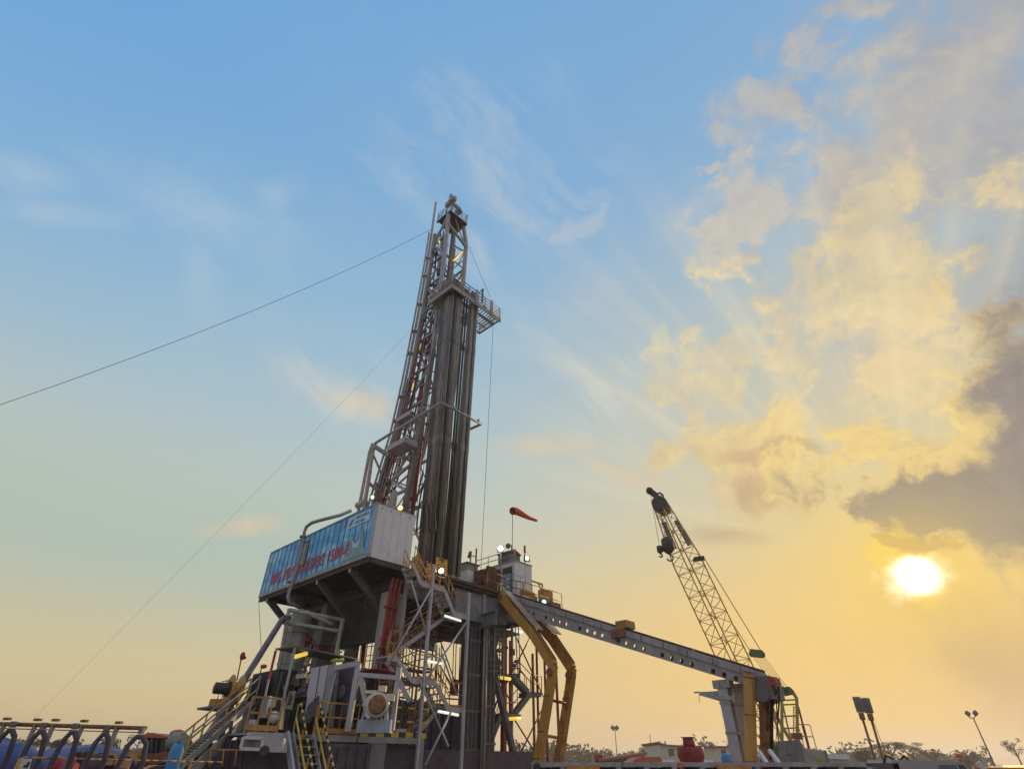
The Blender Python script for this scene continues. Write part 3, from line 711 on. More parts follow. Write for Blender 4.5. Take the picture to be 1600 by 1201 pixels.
wl.bar(R(7.2, .6, BZ + 1.2), R(7.6, .6, BZ + 2.0), .08); wl.bar(R(7.6, .6, BZ + 2.0), R(7.6, .6, BZ + .3), .12); wl.ball(R(8.3, 1.1, BZ + .5), .22)
for k in range(9): wl.bar(R(4.35, 3.6 - k * .3, BZ + .1), R(4.35, 3.4 - k * .3, BZ + random.uniform(.4, .9)), .07)
wl.build('winch', m_dgrey, rp2)
for a in (5.0, 9.6): MB().bar(R(a, 3.4, BZ - .15), R(max(A0, min(A1, a)), 4.3, BZ - 2.4), .12).build('platform_strut', m_mast, t)
MB().bar(R(4.3, 3.7, BZ - .05), R(5.5, 6.6, BZ + .6), .12).build('platform_strut', m_mast, t)
# belly board hoop and the bent back frame
HZ = 22.0
h = MB(); h.pipe([R(7.75, 2.2, HZ), R(7.9, .4, HZ), R(4.02, .38, HZ), R(4.08, 4.2, HZ), R(4.2, 8.5, HZ)], .11, 8)
h.pipe([R(4.05, 1.5, HZ), R(4.05, 1.2, HZ + .02), R(4.05, 3.1, HZ + .75), R(4.05, 3.1, HZ)], .05, 6)
for a in (5.2, 6.6, 7.5): h.box(R(a, .3, HZ + .1), .12, .12, .2)
h.build('belly_board', m_lgrey, t)
bf = MB()
for k in (0, .55): bf.pipe([R(4.2, 8.5 + k * .6, HZ + k * .2), R(4.3, 8.75 + k * .9, HZ - .5), R(4.5, 9.0 + k * 1.2, 17), R(4.7, 9.6 + k * 1.2, FZ)], .15, 8)
bf.tube(R(4.45, 8.9, 17.3), R(4.45, 9.9, 17.3), .24)
bf.build('back_frame', m_lgrey, t)
for p, q, w in ((R(4.25, 8.5, HZ - .3), R(5.5, 7.9, HZ - 1.0), .3), (R(4.3, 8.6, HZ - 1), R(5.5, 8.5, 19.3), .14), (R(4.4, 8.8, 18.8), R(5.5, 8.7, 18.3), .2), (R(4.5, 9.0, 17.8), R(5.3, 9.3, 16.0), .14),
                (R(5.5, 7.7, HZ - 1.2), R(5.6, 5.1, 20.2), .18), (R(5.5, 8.6, 18.6), R(5.6, 5.3, 19.6), .2), (R(5.5, 8.4, 19.5), R(5.6, 5.6, 17.6), .26)):
    MB().bar(p, q, w, w * .8).build('brace', m_lgrey, t)
bx = P(613, 693, b=5.2); _, _, bz = L(bx)
b_ = MB(); b_.rbox(4.2, 5.3, 4.6, 6.6, 20.6, 20.72); b_.rbox(4.15, 5.35, 4.5, 4.6, 20.55, 21.0); b_.rbox(4.15, 4.25, 4.6, 6.6, 20.55, 21.0); b_.rbox(5.25, 5.35, 4.6, 6.6, 20.55, 21.0); b_.build('basket', m_lgrey, t)
b_ = MB(); b_.rbox(4.9, 5.9, 5.4, 7.0, 23.6, 23.75); b_.rbox(4.85, 4.95, 5.3, 7.05, 23.6, 24.0); b_.build('basket', m_lgrey, t)
sh = MB(); c0 = P(612, 792, a=4.6); sh.lathe(c0, V * .5 - U, [(-.15, 1.15), (.0, 1.2), (.15, 1.15)], 24); sh.lathe(c0 - U * .05, V * .5 - U, [(-.28, .45), (.3, .45)], 16)
sh.build('sheave_drum', m_olive, t)
hs = MB()
for k in range(5):
    x0 = 655 + k * 5; hs.pipe([P(x0 + 6, 735 + k * 8, a=5.0), P(x0 - 2, 770, a=4.8), P(x0 - 12 + 4 * k, 805, a=4.6), P(x0 - 14 + 5 * k, 830, a=4.4)], .06, 6)
hs.pipe([P(640, 792, a=4.6), P(655, 790, a=4.6), P(668, 770, a=4.9), P(690, 775, a=5.2)], .05, 6)
hs.build('hose', m_cable, t)

# ================================================================== DRILL PIPE
def stand(mt, r):
    s = MB(); L_ = 25.3
    s.pipe([Vector((0, 0, 0)), Vector((0, 0, L_))], r, 8)
    for z in (0, 9.15, 18.3, L_ - .55): s.pipe([Vector((0, 0, z)), Vector((0, 0, z + .08)), Vector((0, 0, z + .55)), Vector((0, 0, z + .63))], [r, r * 1.32, r * 1.32, r], 8)
    return s
pm = stand(m_pipe, .063); proto = pm.build('drill_pipe', m_pipe, None, (0, 0, 0))
def lean(o, p, q):
    d = (q - p).normalized(); o.location = p; o.rotation_mode = 'QUATERNION'; o.rotation_quaternion = Z.rotation_difference(d)
first = True
def rack(na, nb, a0, a1, b0, b1, ta0, ta1, tb0, tb1, proto_, label, group, jit=.02, skip=()):
    global first
    for i in range(na):
        for j in range(nb):
            if (i, j) in skip: continue
            fa = (i + .5) / na; fb = (j + .5) / nb
            p = R(a0 + (a1 - a0) * fa + random.uniform(-jit, jit), b0 + (b1 - b0) * fb + random.uniform(-jit, jit), FZ + .02)
            q = R(ta0 + (ta1 - ta0) * fa + random.uniform(-jit, jit), tb0 + (tb1 - tb0) * fb + random.uniform(-jit, jit), FZ + 25.3)
            o = proto_ if first else proto_.copy()
            if not first: COL.objects.link(o)
            first = False; lean(o, p, q); tag(o, label, 'drill pipe', group)
rack(7, 8, 4.72, 5.80, 1.0, 2.25, 4.5, 5.74, 1.0, 2.6, proto, 'drill pipe racked upright in the thick bundle nearest the blue cabin', 'drill pipes in the near bundle')
rack(6, 3, 6.42, 7.28, 1.0, 1.5, 6.78, 7.6, 1.0, 1.5, proto, 'dark drill pipe racked upright in the farther bundle right of the gap', 'drill pipes in the far bundle')
first = True
dc = stand(m_pcol, .085).build('drill_collar', m_pcol, None, (0, 0, 0))
rack(2, 1, 5.98, 6.34, 1.2, 1.4, 6.05, 6.6, 1.2, 1.4, dc, 'slim black drill collar standing in the gap between the pipe bundles', 'drill collars in the gap')

# ================================================================== FRONT STAIR TOWER
t = thing('stair_tower', 'grey zigzag stair tower with thin braced posts in front of the drilling floor', 'staircase', R(4.4, -1.0, 0))
for x, zt in (((678, 881), 0), ((733, 925), 0)):
    p = P(*x, b=-1.5); a, b, z = L(p); MB().bar(R(a, b, 0), R(a, b, z), .13, .13).build('post', m_lgrey, t)
p1 = L(P(678, 881, b=-1.5)); p2 = L(P(733, 925, b=-1.5)); pl = L(P(637, 897, b=-.2))
MB().bar(R(pl[0], -.2, 0), R(pl[0], -.2, pl[2]), .16, .16).build('post', m_grey, t)
for q0, q1 in (((678, 912), (605, 1040)), ((642, 905), (668, 995)), ((731, 968), (654, 1078)), ((690, 1020), (714, 1085)), ((705, 1110), (664, 1195)), ((655, 1060), (700, 1165)), ((622, 1062), (641, 1090))):
    MB().tube(P(*q0, b=-1.48), P(*q1, b=-1.45), .05).build('brace', m_lgrey, t)
B0, B1 = -1.4, -.5
WD = V * (B1 - B0)
lv = {'L1': (2.45, 4.05, 9.25), 'L2': (4.85, 5.85, 8.15), 'L3': (.95, 1.5, 5.7), 'L4': (2.5, 3.95, 4.9), 'L5': (4.85, 5.8, 3.9)}
for k, (a0, a1, z) in lv.items():
    lb = MB(); lb.rbox(a0, a1, B0, B1, z - .06, z); lb.rbox(a0, a1, B0 - .04, B0 - .003, z - .2, z + .02); lb.rbox(a0, a1, B1 + .003, B1 + .04, z - .2, z + .02)
    lb.build('landing', m_lgrey, t)
    railing(t, [R(a0, B0, z), R(a1, B0, z)], 1.05, m_orng, (1, .5), .7, 'landing_rail', .026, .12)
def fl(a0, z0, a1, z1, b0=B0, b1=B1, rail=m_orng): flight(t, R(a0, b0, z0 - .1), R(a1, b0, z1 - .1), V * (b1 - b0), m_lgrey, 'flight', rail)
fl(1.85, 10.1, 2.45, 9.25); fl(4.05, 9.25, 4.85, 8.15)
fl(4.85, 8.1, 1.5, 5.75, -.48, .3, m_orng); fl(1.5, 5.7, 2.5, 4.9); fl(3.95, 4.9, 4.85, 3.9)
fl(4.85, 3.85, 3.3, 2.5, -.48, .3, m_orng)
# inner landings, brackets and clutter of grating behind the tower
ib = MB()
for k in range(26):
    a = random.uniform(1.8, 4.6); z = 5.4 + (a - 1.5) * .8 + random.uniform(-.3, 1.0); ib.bar(R(a, -.1, z), R(a + random.uniform(.2, .7), .2, z + random.uniform(-.4, .5)), .06, .05)
ib.build('grating_bracket', m_brown, t)
for k in range(10):
    a = 1.6 + k * .46; z0 = random.uniform(2.6, 5.0); MB().tube(R(a, random.uniform(-.3, .4), z0), R(a + random.uniform(-.1, .1), .0, z0 + random.uniform(2.0, 4.2)), .028, n=6).build('scaffold_tube', (m_grey, m_brown, m_orng)[k % 3], t)
for k in range(10):
    a = random.uniform(1.4, 3.6); z = random.uniform(3.0, 8.2); MB().tube(R(a, -.2, z), R(a + random.uniform(1.0, 2.4), -.1, z + random.uniform(-.9, .9)), .025, n=6).build('scaffold_tube', (m_brown, m_orng, m_grey)[k % 3], t)
for q0, q1, em in (((695, 961), (720, 969), e_tube), ((685, 1110), (716, 1116), e_tube), ((663, 1031), (690, 1036), e_tube)):
    MB().tube(P(*q0, b=-1.4), P(*q1, b=-1.4), .06).build('tube_lamp', em, t)
# yellow railings and sign board at the stair head
t2 = thing('stair_head_railing', 'cluster of yellow railings at the head of the stairs beside the pipe bundle', 'railing', R(3, -.6, 9.4))
for q0, q1 in (((648, 876), (660, 898)), ((651, 868), (667, 893)), ((645, 872), (652, 870)), ((668, 878), (675, 890)), ((668, 885), (676, 897))):
    rr = MB(); p, q = P(*q0, b=-.7), P(*q1, b=-.7); rr.bar(p, q, .06, .1); rr.bar(p - Z * .35, q - Z * .35, .04, .06)
    for k in range(3): c = p.lerp(q, k / 2); rr.bar(c - Z * .8, c + Z * .1, .05)
    rr.build('rail', m_orng, t2)
t3 = thing('sign_board', 'yellow warning board with black lettering at the top of the stairs', 'sign', R(4.3, -.9, 9.2))
S0, S1, S2, S3 = P(682, 869, b=-.9), P(699, 874, b=-.9), P(699, 899, b=-.9), P(680, 893, b=-.9)
sb_ = MB().plate([S0, S1, S2, S3], .03).build('board', mat('board_yellow', (.70, .36, .03), .5, 0, .1, 2), t3)
ink = MB()
for (u0, u1, v_) in ((.25, .75, .10), (.45, .55, .25), (.1, .9, .52), (.2, .8, .60)):
    pa = S0.lerp(S1, u0).lerp(S3.lerp(S2, u0), v_); pb = S0.lerp(S1, u1).lerp(S3.lerp(S2, u1), v_); ink.bar(pa - V * .05, pb - V * .05, .02, .07)
ink.build('lettering', m_black, sb_)
MB().bar(S3.lerp(S2, .5) + V * .1, S3.lerp(S2, .5) + V * .1 - Z * .9, .08).build('post', m_orng, t3)

# ================================================================== BACK STAIR TOWER (against the light)
t = thing('stair_tower', 'dark zigzag stair tower silhouetted against the yellow sky behind the yellow arms', 'staircase', R(12, 1.5, 0))
for x, zt in ((800, 975), (838, 1003), (850, 1010), (797, 1000), (788, 990)):
    p = L(P(x, zt, b=1.6)); MB().bar(R(p[0], 1.6, 0), R(p[0], 1.6, p[2]), .11 if x != 788 else .26).build('post', m_red if x != 800 else m_lgrey, t)
for q0, q1 in (((802, 985), (848, 1085)), ((828, 995), (800, 1050)), ((802, 1120), (846, 1190)), ((848, 1105), (806, 1190)), ((772, 1075), (800, 1125)), ((800, 1050), (772, 1105)), ((765, 1030), (800, 1100))):
    MB().tube(P(*q0, b=1.5), P(*q1, b=1.5), .045).build('brace', m_red, t)
def blg(q0, q1, th=.2, name='landing', w=1.0): 
    p, q = P(*q0, b=1.2), P(*q1, b=1.2); MB().prism([p, q, q + V * w, p + V * w], -Z * th).build(name, m_dgrey, t)
    return p, q
for q0, q1 in (((778, 1052), (799, 1054)), ((800, 1051), (813, 1051)), ((829, 1080), (846, 1080)), ((782, 1113), (814, 1115)), ((750, 1019), (776, 1017)), ((786, 983), (812, 984))): blg(q0, q1, .28)
for q0, q1, q2, q3 in (((782, 985), (770, 1017), 0, 0), ((774, 1019), (781, 1052), 0, 0), ((802, 1054), (826, 1080), 0, 0), ((829, 1083), (806, 1113), 0, 0), ((783, 1117), (766, 1160), 0, 0)):
    flight(t, P(*q0, b=1.2), P(*q1, b=1.2), V * .8 + U * .55, m_dgrey, 'flight', m_red, (1,), 7, .3)
for pts in (((800, 1034), (811, 1033), (831, 1054), (846, 1055)), ((801, 1043), (811, 1043), (831, 1067), (846, 1067)), ((780, 1098), (806, 1096)), ((784, 1160), (812, 1160), (812, 1190))):
    MB().pipe([P(*q, b=1.1) for q in pts], .03, 6).build('handrail', m_red, t)
for q0, q1 in (((811, 1025), (811, 1052)), ((831, 1050), (831, 1080)), ((846, 1055), (846, 1080)), ((781, 1098), (781, 1113)), ((829, 1055), (829, 1080))):
    MB().tube(P(*q0, b=1.1), P(*q1, b=1.1), .03).build('handrail', m_red, t)
for q0, q1, em in (((779, 1057), (797, 1060), e_yel), ((795, 1122), (813, 1121), e_yel), ((804, 984), (815, 987), e_tube)):
    MB().tube(P(*q0, b=1.1), P(*q1, b=1.1), .09).build('tube_lamp', em, t)
# hoist lines and rails seen through the gap left of the legs
t = thing('wellhead_hoist', 'red hoist lines and rails hanging in the bright gap between stairs and legs', 'hoist', R(7, 3, 0))
for x, y0, y1 in ((709, 1002, 1066), (713, 1002, 1066), (719, 1010, 1066), (683, 1006, 1062), (690, 1006, 1064), (687, 1010, 1064)):
    MB().tube(P(x, y0, b=2.6), P(x - 2, y1, b=2.6), .03, n=6).build('line', m_red, t)
for q0, q1 in (((688, 1000), (716, 1078)), ((686, 1036), (704, 1066)), ((684, 1050), (700, 1076)), ((703, 1066), (727, 1066)), ((700, 1080), (727, 1081)), ((695, 1090), (725, 1092))):
    MB().tube(P(*q0, b=2.6), P(*q1, b=2.6), .04, n=6).build('rail', m_red, t)
MB().box(P(710, 1073, b=2.6), .35, .3, .8).build('block', m_red, t)

m_caramel = mat('carriage_brown_yellow', (.34, .20, .06), .6, 0, .35, 3, RU, .06)
# ================================================================== YELLOW ARMS AND PIPE SLIDE
def arm(a, label, loc, mt):
    t = thing('raising_arm', label, 'arm', loc)
    pts = [(-.45, 10.0), (-2.95, 7.55), (-4.3, 5.85), (-4.15, 5.2), (-3.05, 1.6), (-2.6, .15)]
    for i, (w, nm) in enumerate(((.5, 'upper_beam'), (.46, 'middle_beam'), (.42, 'knuckle'), (.40, 'lower_beam'), (.48, 'foot'))):
        (b0, z0), (b1, z1) = pts[i], pts[i + 1]; d = (R(a, b1, z1) - R(a, b0, z0)).normalized(); e_ = .04 if i else 0
        MB().bar(R(a, b0, z0) - d * e_, R(a, b1, z1) + d * .04, .30 + .004 * i, w + .004 * i, V).build(nm, mt, t)
    d = (R(a, -2.95, 7.55) - R(a, -.45, 10.0)).normalized(); n_ = d.cross(U)
    n_ = n_ if n_.z > 0 else -n_
    MB().bar(R(a + .12, -.6, 10.0) + n_ * .32, R(a + .12, -3.15, 7.5) + n_ * .32, .62, .05, n_).build('cover_plate', mat('cover_tan', (.42, .30, .22), .6, 0, .2, 2, RU, .05), t)
    d2 = (R(a, -4.3, 5.85) - R(a, -2.95, 7.55)).normalized(); n2 = d2.cross(U); n2 = n2 if n2.z > 0 else -n2
    for s_ in (-.12, .12): MB().bar(R(a + s_, -2.95, 7.55) + n2 * .29, R(a + s_, -4.2, 5.95) + n2 * .29, .03, .08, n2).build('flange_rib', m_brown, t)
    for b, z in ((-4.2, 5.55), (-.5, 9.9)): MB().lathe(R(a - .24, b, z), U, [(0, .2), (.48, .2)], 14).build('pin', m_brown, t)
    mt2 = MB()
    for z, b in ((4.5, -3.9), (3.0, -3.45), (1.9, -3.1)): mt2.box(R(a, b, z), .33, .46, .06)
    mt2.build('weld_band', m_brown, t)
    return t
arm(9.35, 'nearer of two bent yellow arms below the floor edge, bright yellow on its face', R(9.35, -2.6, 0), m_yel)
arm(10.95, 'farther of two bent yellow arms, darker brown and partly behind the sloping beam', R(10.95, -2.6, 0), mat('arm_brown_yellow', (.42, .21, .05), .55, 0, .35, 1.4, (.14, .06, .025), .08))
for b, z, w in ((-3.85, 4.35, 'upper'), (-3.35, 2.85, 'lower')):
    o = MB(); o.tube(R(9.55, b, z), R(11.3, b, z - .1), .07); o.tube(R(9.5, b, z), R(9.6, b, z), .13); tag(o.build('tie_rod', m_red if w == 'upper' else m_orng, None, R(10, b, z)), w + ' thin tie rod joining the two bent yellow arms', 'rod')
for x, y0, w in ((832, 1020, 'left'), (868, 1030, 'right')):
    p = L(P(x, y0, a=10.2)); tag(MB().bar(R(10.2, p[1], 0), R(10.2, p[1], p[2]), .1).build('support_post', m_brown, None, R(10.2, p[1], 0)), w + ' slim reddish post standing beside the bent yellow arms', 'post')

t = thing('pipe_slide', 'long sloping grey beam with round holes running from the floor down to yellow columns', 'beam', R(10.3, -14.4, 0))
SB0, SZ0, SB1, SZ1 = -.35, 10.25, -14.9, 4.62
def sl(b): return SZ0 + (SZ1 - SZ0) * (b - SB0) / (SB1 - SB0)
def sh_(b): return .98 + (.62 - .98) * (b - SB0) / (SB1 - SB0)
def web(a, name):
    mb = MB(); n = 30; bs = [-.9 + (-14.75 + .9) * k / n for k in range(n + 1)]
    for k in range(n):
        b0, b1 = bs[k], bs[k + 1]; bc = (b0 + b1) / 2; r = .105
        zc = sl(bc) - .30 - sh_(bc) * .38
        corners = [(b0, sl(b0) - sh_(b0)), (b1, sl(b1) - sh_(b1)), (b1, sl(b1) - .26), (b0, sl(b0) - .26)]
        N = 16; ring = [(bc + r * math.cos(2 * math.pi * j / N + math.pi / 4), zc + r * math.sin(2 * math.pi * j / N + math.pi / 4)) for j in range(N)]
        # outer outline sampled to match the ring
        out = []
        order = [corners[3], corners[2], corners[1], corners[0]] if False else None
        for j in range(N):
            th = 2 * math.pi * j / N + math.pi / 4; dx, dz = math.cos(th), math.sin(th); s_ = 1 / max(abs(dx), abs(dz)); u = (dx * s_ + 1) / 2; v = (dz * s_ + 1) / 2
            bq = min(b0, b1) + abs(b1 - b0) * u; lo = sl(bq) - sh_(bq); hi = sl(bq) - .26; out.append((bq, lo + (hi - lo) * v))
        if k % 5 == 4:
            vs = [R(a, *c) for c in out]; mb.add(vs + [v_ + U * .04 for v_ in vs], [tuple(range(N)), tuple(range(N, 2 * N))])
            mb.lathe(R(a - .01, bc, zc), U, [(0, .11), (.012, .11)], 14); continue
        vs = [R(a, *c) for c in out] + [R(a, *c) for c in ring]; vs += [v_ + U * .05 for v_ in vs]
        fs = []
        for j in range(N):
            j2 = (j + 1) % N
            fs += [(j, j2, N + j2, N + j), (2 * N + j, 3 * N + j, 3 * N + j2, 2 * N + j2), (N + j, N + j2, 3 * N + j2, 3 * N + j)]
        mb.add(vs, fs, False)
    return mb.build(name, m_grey, t)
web(9.95, 'hole_web'); web(10.62, 'hole_web')
f = MB()
for b0, b1, w0 in ((SB0, SB1, 0),):
    f.hexa([R(9.85, b0, sl(b0) - .26), R(9.9, b0, sl(b0) - .26), R(9.9, b1, sl(b1) - .26), R(9.85, b1, sl(b1) - .26), R(9.85, b0, sl(b0) + .02), R(9.9, b0, sl(b0) + .02), R(9.9, b1, sl(b1) + .02), R(9.85, b1, sl(b1) + .02)])
    f.hexa([R(9.905, b0, sl(b0) - .255), R(10.75, b0, sl(b0) - .255), R(10.75, b1, sl(b1) - .255), R(9.905, b1, sl(b1) - .255), R(9.905, b0, sl(b0) - .2), R(10.75, b0, sl(b0) - .2), R(10.75, b1, sl(b1) - .2), R(9.905, b1, sl(b1) - .2)])
    f.hexa([R(9.9, b0, sl(b0) - sh_(b0) - .03), R(10.72, b0, sl(b0) - sh_(b0) - .03), R(10.72, b1, sl(b1) - sh_(b1) - .03), R(9.9, b1, sl(b1) - sh_(b1) - .03), R(9.9, b0, sl(b0) - sh_(b0) - .003), R(10.72, b0, sl(b0) - sh_(b0) - .003), R(10.72, b1, sl(b1) - sh_(b1) - .003), R(9.9, b1, sl(b1) - sh_(b1) - .003)])
f.build('flange', m_grey, t)
r_ = MB()
for a in (9.97, 10.25, 10.6): r_.bar(R(a, -.2, sl(-.2) + .06), R(a, -9.0 if a < 10.5 else -14.6, sl(-9.0 if a < 10.5 else -14.6) + .05), .09, .12)
r_.build('rail_track', m_deck, t)
st = MB()
for k in range(12): b = -1.6 - k * 1.12; st.box(R(9.84, b, sl(b) - .13), .02, .05, .24)
for k in range(6): b = -2.0 - k * 2.2; st.lathe(R(9.83, b, sl(b) - .12), U, [(0, .035), (.02, .035)], 8)
st.build('stiffener', m_dgrey, t)
c = MB(); pc = L(P(977, 983, a=10.2)); bcx = pc[1]
c.rbox(9.8, 10.6, bcx - .35, bcx + .3, sl(bcx) + .05, sl(bcx) + .40); cc = c.build('carriage', m_caramel, t)
MB().rbox(9.75, 10.0, bcx - .2, bcx + .6, sl(bcx) - .35, sl(bcx) + .04).build('carriage_bracket', m_brown, cc)
hs = MB(); hs.pipe([P(*q, a=10.1) for q in ((985, 987), (1005, 998), (1030, 1006), (1060, 1011), (1080, 1015), (1086, 1022))], .075, 8)
hs.pipe([P(*q, a=10.2) for q in ((985, 985), (1010, 999), (1035, 1006), (1062, 1010), (1080, 1013), (1087, 1023))], .06, 8); hs.build('hose', m_cable, t)
# far end head with hydraulic hoses
hd = MB(); pe = L(P(1190, 1072, a=9.9)); hd.rbox(9.7, 10.9, pe[1] - .45, pe[1] + .55, pe[2] - .45, pe[2] + .35); hd.lathe(R(9.6, pe[1], pe[2] - .2), U, [(0, .33), (1.4, .33)], 16)
hd.build('end_head', m_dgrey, t)
hb = MB()
for k in range(9):
    x0 = 1200 + random.uniform(-4, 12); hb.pipe([P(x0 - 6, 1055 + random.uniform(0, 10), a=9.9), P(x0 + 5, 1066, a=9.9), P(x0 + random.uniform(-1, 8), 1090, a=10.2), P(x0 + random.uniform(-2, 4), 1120 + random.uniform(-10, 30), a=10.2)], .022, 6)
hb.pipe([P(1205, 1060, a=9.9), P(1213, 1080, a=9.9), P(1209, 1092, a=9.9), P(1200, 1090, a=9.9)], .04, 6)
for k in range(6): hb.tube(P(1204 + k % 3 * 2, 1092, a=10.0), P(1204 + k % 3 * 2 - 1, 1185, a=10.0), .025, n=6)
hb.build('hydraulic_hose', m_cable, t)
br_ = MB(); br_.box(P(1208, 1064, a=9.8), .25, .3, .3); br_.bar(P(1203, 1058, a=9.8), P(1212, 1062, a=9.8), .14); br_.build('end_bracket', m_red, t)
def column(tl, tr, bl, br, a, dpt, label, mt):
    """a square column whose front face has the given picture corners in the plane a"""
    p0, p1, q0, q1 = (P(*c, a=a) for c in (tl, tr, bl, br)); k = (p0.z) / (p0.z - q0.z); q0 = p0.lerp(q0, k); q1 = p1.lerp(q1, k)
    t_ = thing('slide_column', label, 'column', q0); MB().prism([p0, p1, q1, q0], U * dpt).build('shaft', mt, t_)
    for f in (.03, .3, .62): c0, c1 = p0.lerp(q0, f), p1.lerp(q1, f); MB().prism([c0 - U * .02, c1 - U * .02, c1 - U * .02 - Z * .05, c0 - U * .02 - Z * .05], U * (dpt + .04)).build('band', m_brown, t_)
    MB().prism([p0 + Z * .003 - U * .04, p1 + Z * .003 - U * .04, p1 + Z * .06 - U * .04, p0 + Z * .06 - U * .04], U * (dpt + .08)).build('cap', m_brown, t_)
column((1161, 1049), (1174, 1051), (1164, 1192), (1178, 1192), 9.3, .35, 'bright yellow square column carrying the low end of the sloping beam', m_yel)
column((1185, 1081), (1199, 1083), (1188, 1192), (1202, 1192), 10.6, .4, 'rusty brown square column behind the bright yellow one', m_brown)
def sleg(q0, q1, a, w, label):
    p, q = P(*q0, a=a), P(*q1, a=a); q = q + (q - p).normalized() * 1.9; t_ = thing('beam_trestle', label, 'leg', Vector((q.x, q.y, 0)))
    d = (q - p).normalized(); MB().ibeam(p, q, .42, w, .07, U).build('shaft', m_lgrey, t_)
    for f_ in (.15, .38, .62): MB().bar(p.lerp(q, f_) - d * .05, p.lerp(q, f_) + d * .05, .46, w + .05, U).build('band', m_grey, t_)
    MB().box(p, .5, w + .3, .3).build('head', m_grey, t_)
    return t_
sleg((1130, 1068), (1155, 1188), 10.05, .42, 'nearer leaning grey support leg under the low end of the beam')
sleg((1155, 1074), (1168, 1180), 10.9, .36, 'farther leaning grey support leg beside the yellow column')
bk = MB(); p, q = P(1092, 1080, a=10.0), P(1128, 1078, a=10.0); bk.prism([p, q, q - Z * .42, p - Z * .12], U * .3); bk.bar(P(1113, 1088, a=9.9), P(1150, 1090, a=9.9), .2, .14); bk.tube(P(1085, 1081, a=10.1), p, .03)
bk.tube(P(1092, 1083, a=10.1), P(1093, 1096, a=10.1), .012); tag(bk.build('bracket_arm', m_grey, None, P(1128, 1085, a=10.0)), 'short grey bracket arm pointing left from the leaning support legs', 'bracket')

# ================================================================== CABINS ON THE FLOOR
t = thing('driller_cabin', 'grey driller cabin with door and roof railing at the right end of the floor', 'cabin', R(13.2, 3, FZ))
c = MB(); c.rbox(12.35, 14.1, 1.15, 5.1, FZ, 13.15); cw = c.build('cabin_wall', m_white, t)
MB().rbox(12.3, 14.15, 1.1, 5.15, 13.153, 13.22).build('roof', m_grey, t)
cu = MB(); cu.rbox(12.55, 13.7, 1.9, 3.0, 13.23, 14.0); cu.build('roof_box', m_dgrey, t)
MB().prism([R(12.45, 1.8, 14.0), R(13.8, 1.8, 14.0), R(13.1, 1.8, 14.28)], V * 1.3).build('roof_cap', m_red, t)
dr = MB().rbox(12.30, 12.345, 1.45, 2.3, FZ + .25, 12.75).build('door', m_door, t); MB().rbox(12.28, 12.298, 1.38, 1.448, FZ + .2, 12.85).build('door_frame', m_black, dr); MB().rbox(12.28, 12.298, 1.45, 2.3, 12.4, 12.82).build('door_hood', m_black, dr)
gr = MB()
for k in range(7): gr.bar(R(12.28, 2.55 + k * .2, FZ + .3), R(12.28, 2.55 + k * .2, 12.9), .05)
for z in (10.9, 11.5, 12.1, 12.7): gr.bar(R(12.27, 2.5, z), R(12.27, 4.9, z), .03)
gr.build('window_grille', m_black, t); MB().rbox(12.31, 12.346, 2.5, 4.9, FZ + .4, 12.85).build('window', m_glass, t)
pj = MB(); 
for a0, a1, z0, z1 in ((12.9, 12.92, 10.4, 12.2), (13.4, 13.42, 10.4, 13.1), (12.45, 13.4, 12.2, 12.22)): pj.rbox(a0, a1, 1.13, 1.147, z0, z1)
pj.build('panel_joint', mat('joint_mauve', (.30, .28, .36), .6), cw)
railing(t, [R(12.32, 1.15, 13.22), R(12.32, 5.1, 13.22)], .75, m_lgrey, (1, .5), 1.0, 'roof_railing', .03)
MB().rbox(13.05, 13.25, 1.02, 1.14, 11.0, 11.4).build('switch_box', m_brown, t)
gb = MB(); gb.bar(R(14.1, 1.3, 12.2), R(15.4, 1.3, 12.2), .09); gb.bar(R(15.4, 1.3, 12.2), R(15.4, 1.3, FZ), .09); gb.bar(R(14.95, 1.3, 12.2), R(15.4, 1.3, 11.6), .07); gb.build('gantry_frame', m_orng, t)
tag(MB().tube(R(13.9, 1.6, 13.22), R(13.9, 1.6, 14.6), .04).tube(R(13.9, 1.6, 14.2), R(13.9, 1.6, 14.7), .08).build('antenna', m_brown, None, R(13.9, 1.6, 13.22)), 'stubby antenna on the right edge of the driller cabin roof', 'antenna')
# deck railing, winch and boxes at the right edge of the floor
t = thing('deck_railing', 'brown pipe railing along the right edge of the drilling floor', 'railing', R(12, .1, FZ))
railing(t, [R(8.6, .05, FZ + .03), R(10.0, .05, FZ + .03)], 1.1, m_brown, (1, .5), .7); railing(t, [R(12.0, .05, FZ + .03), R(14.5, .05, FZ + .03), R(16.0, .05, FZ + .03)], 1.1, m_orng, (1, .5), .8)
railing(t, [R(10.3, .6, FZ + .03), R(11.2, .6, FZ + .03), R(12.2, .3, FZ + .03)], 1.2, m_black, (1, .6), .5)
t = thing('control_box', 'orange brown machinery box beside the deck railing below the driller cabin', 'machine', R(13.6, .4, FZ))
MB().rbox(14.2, 15.2, .2, .7, FZ, FZ + 1.15).build('panel', m_orng, t); m_ = MB(); m_.rbox(12.3, 13.6, .25, .6, FZ + .03, FZ + .55); m_.lathe(R(12.2, .45, FZ + .6), U, [(0, .2), (.5, .25), (1.2, .2)], 12); m_.build('motor', m_orng, t)
MB().rbox(14.6, 15.6, -.15, .15, FZ - .3, FZ + .35).build('lower_box', m_brown, t)
t = thing('iron_roughneck', 'dark red machine standing on the floor in front of the cabin grille', 'machine', R(9.0, 1.0, FZ))
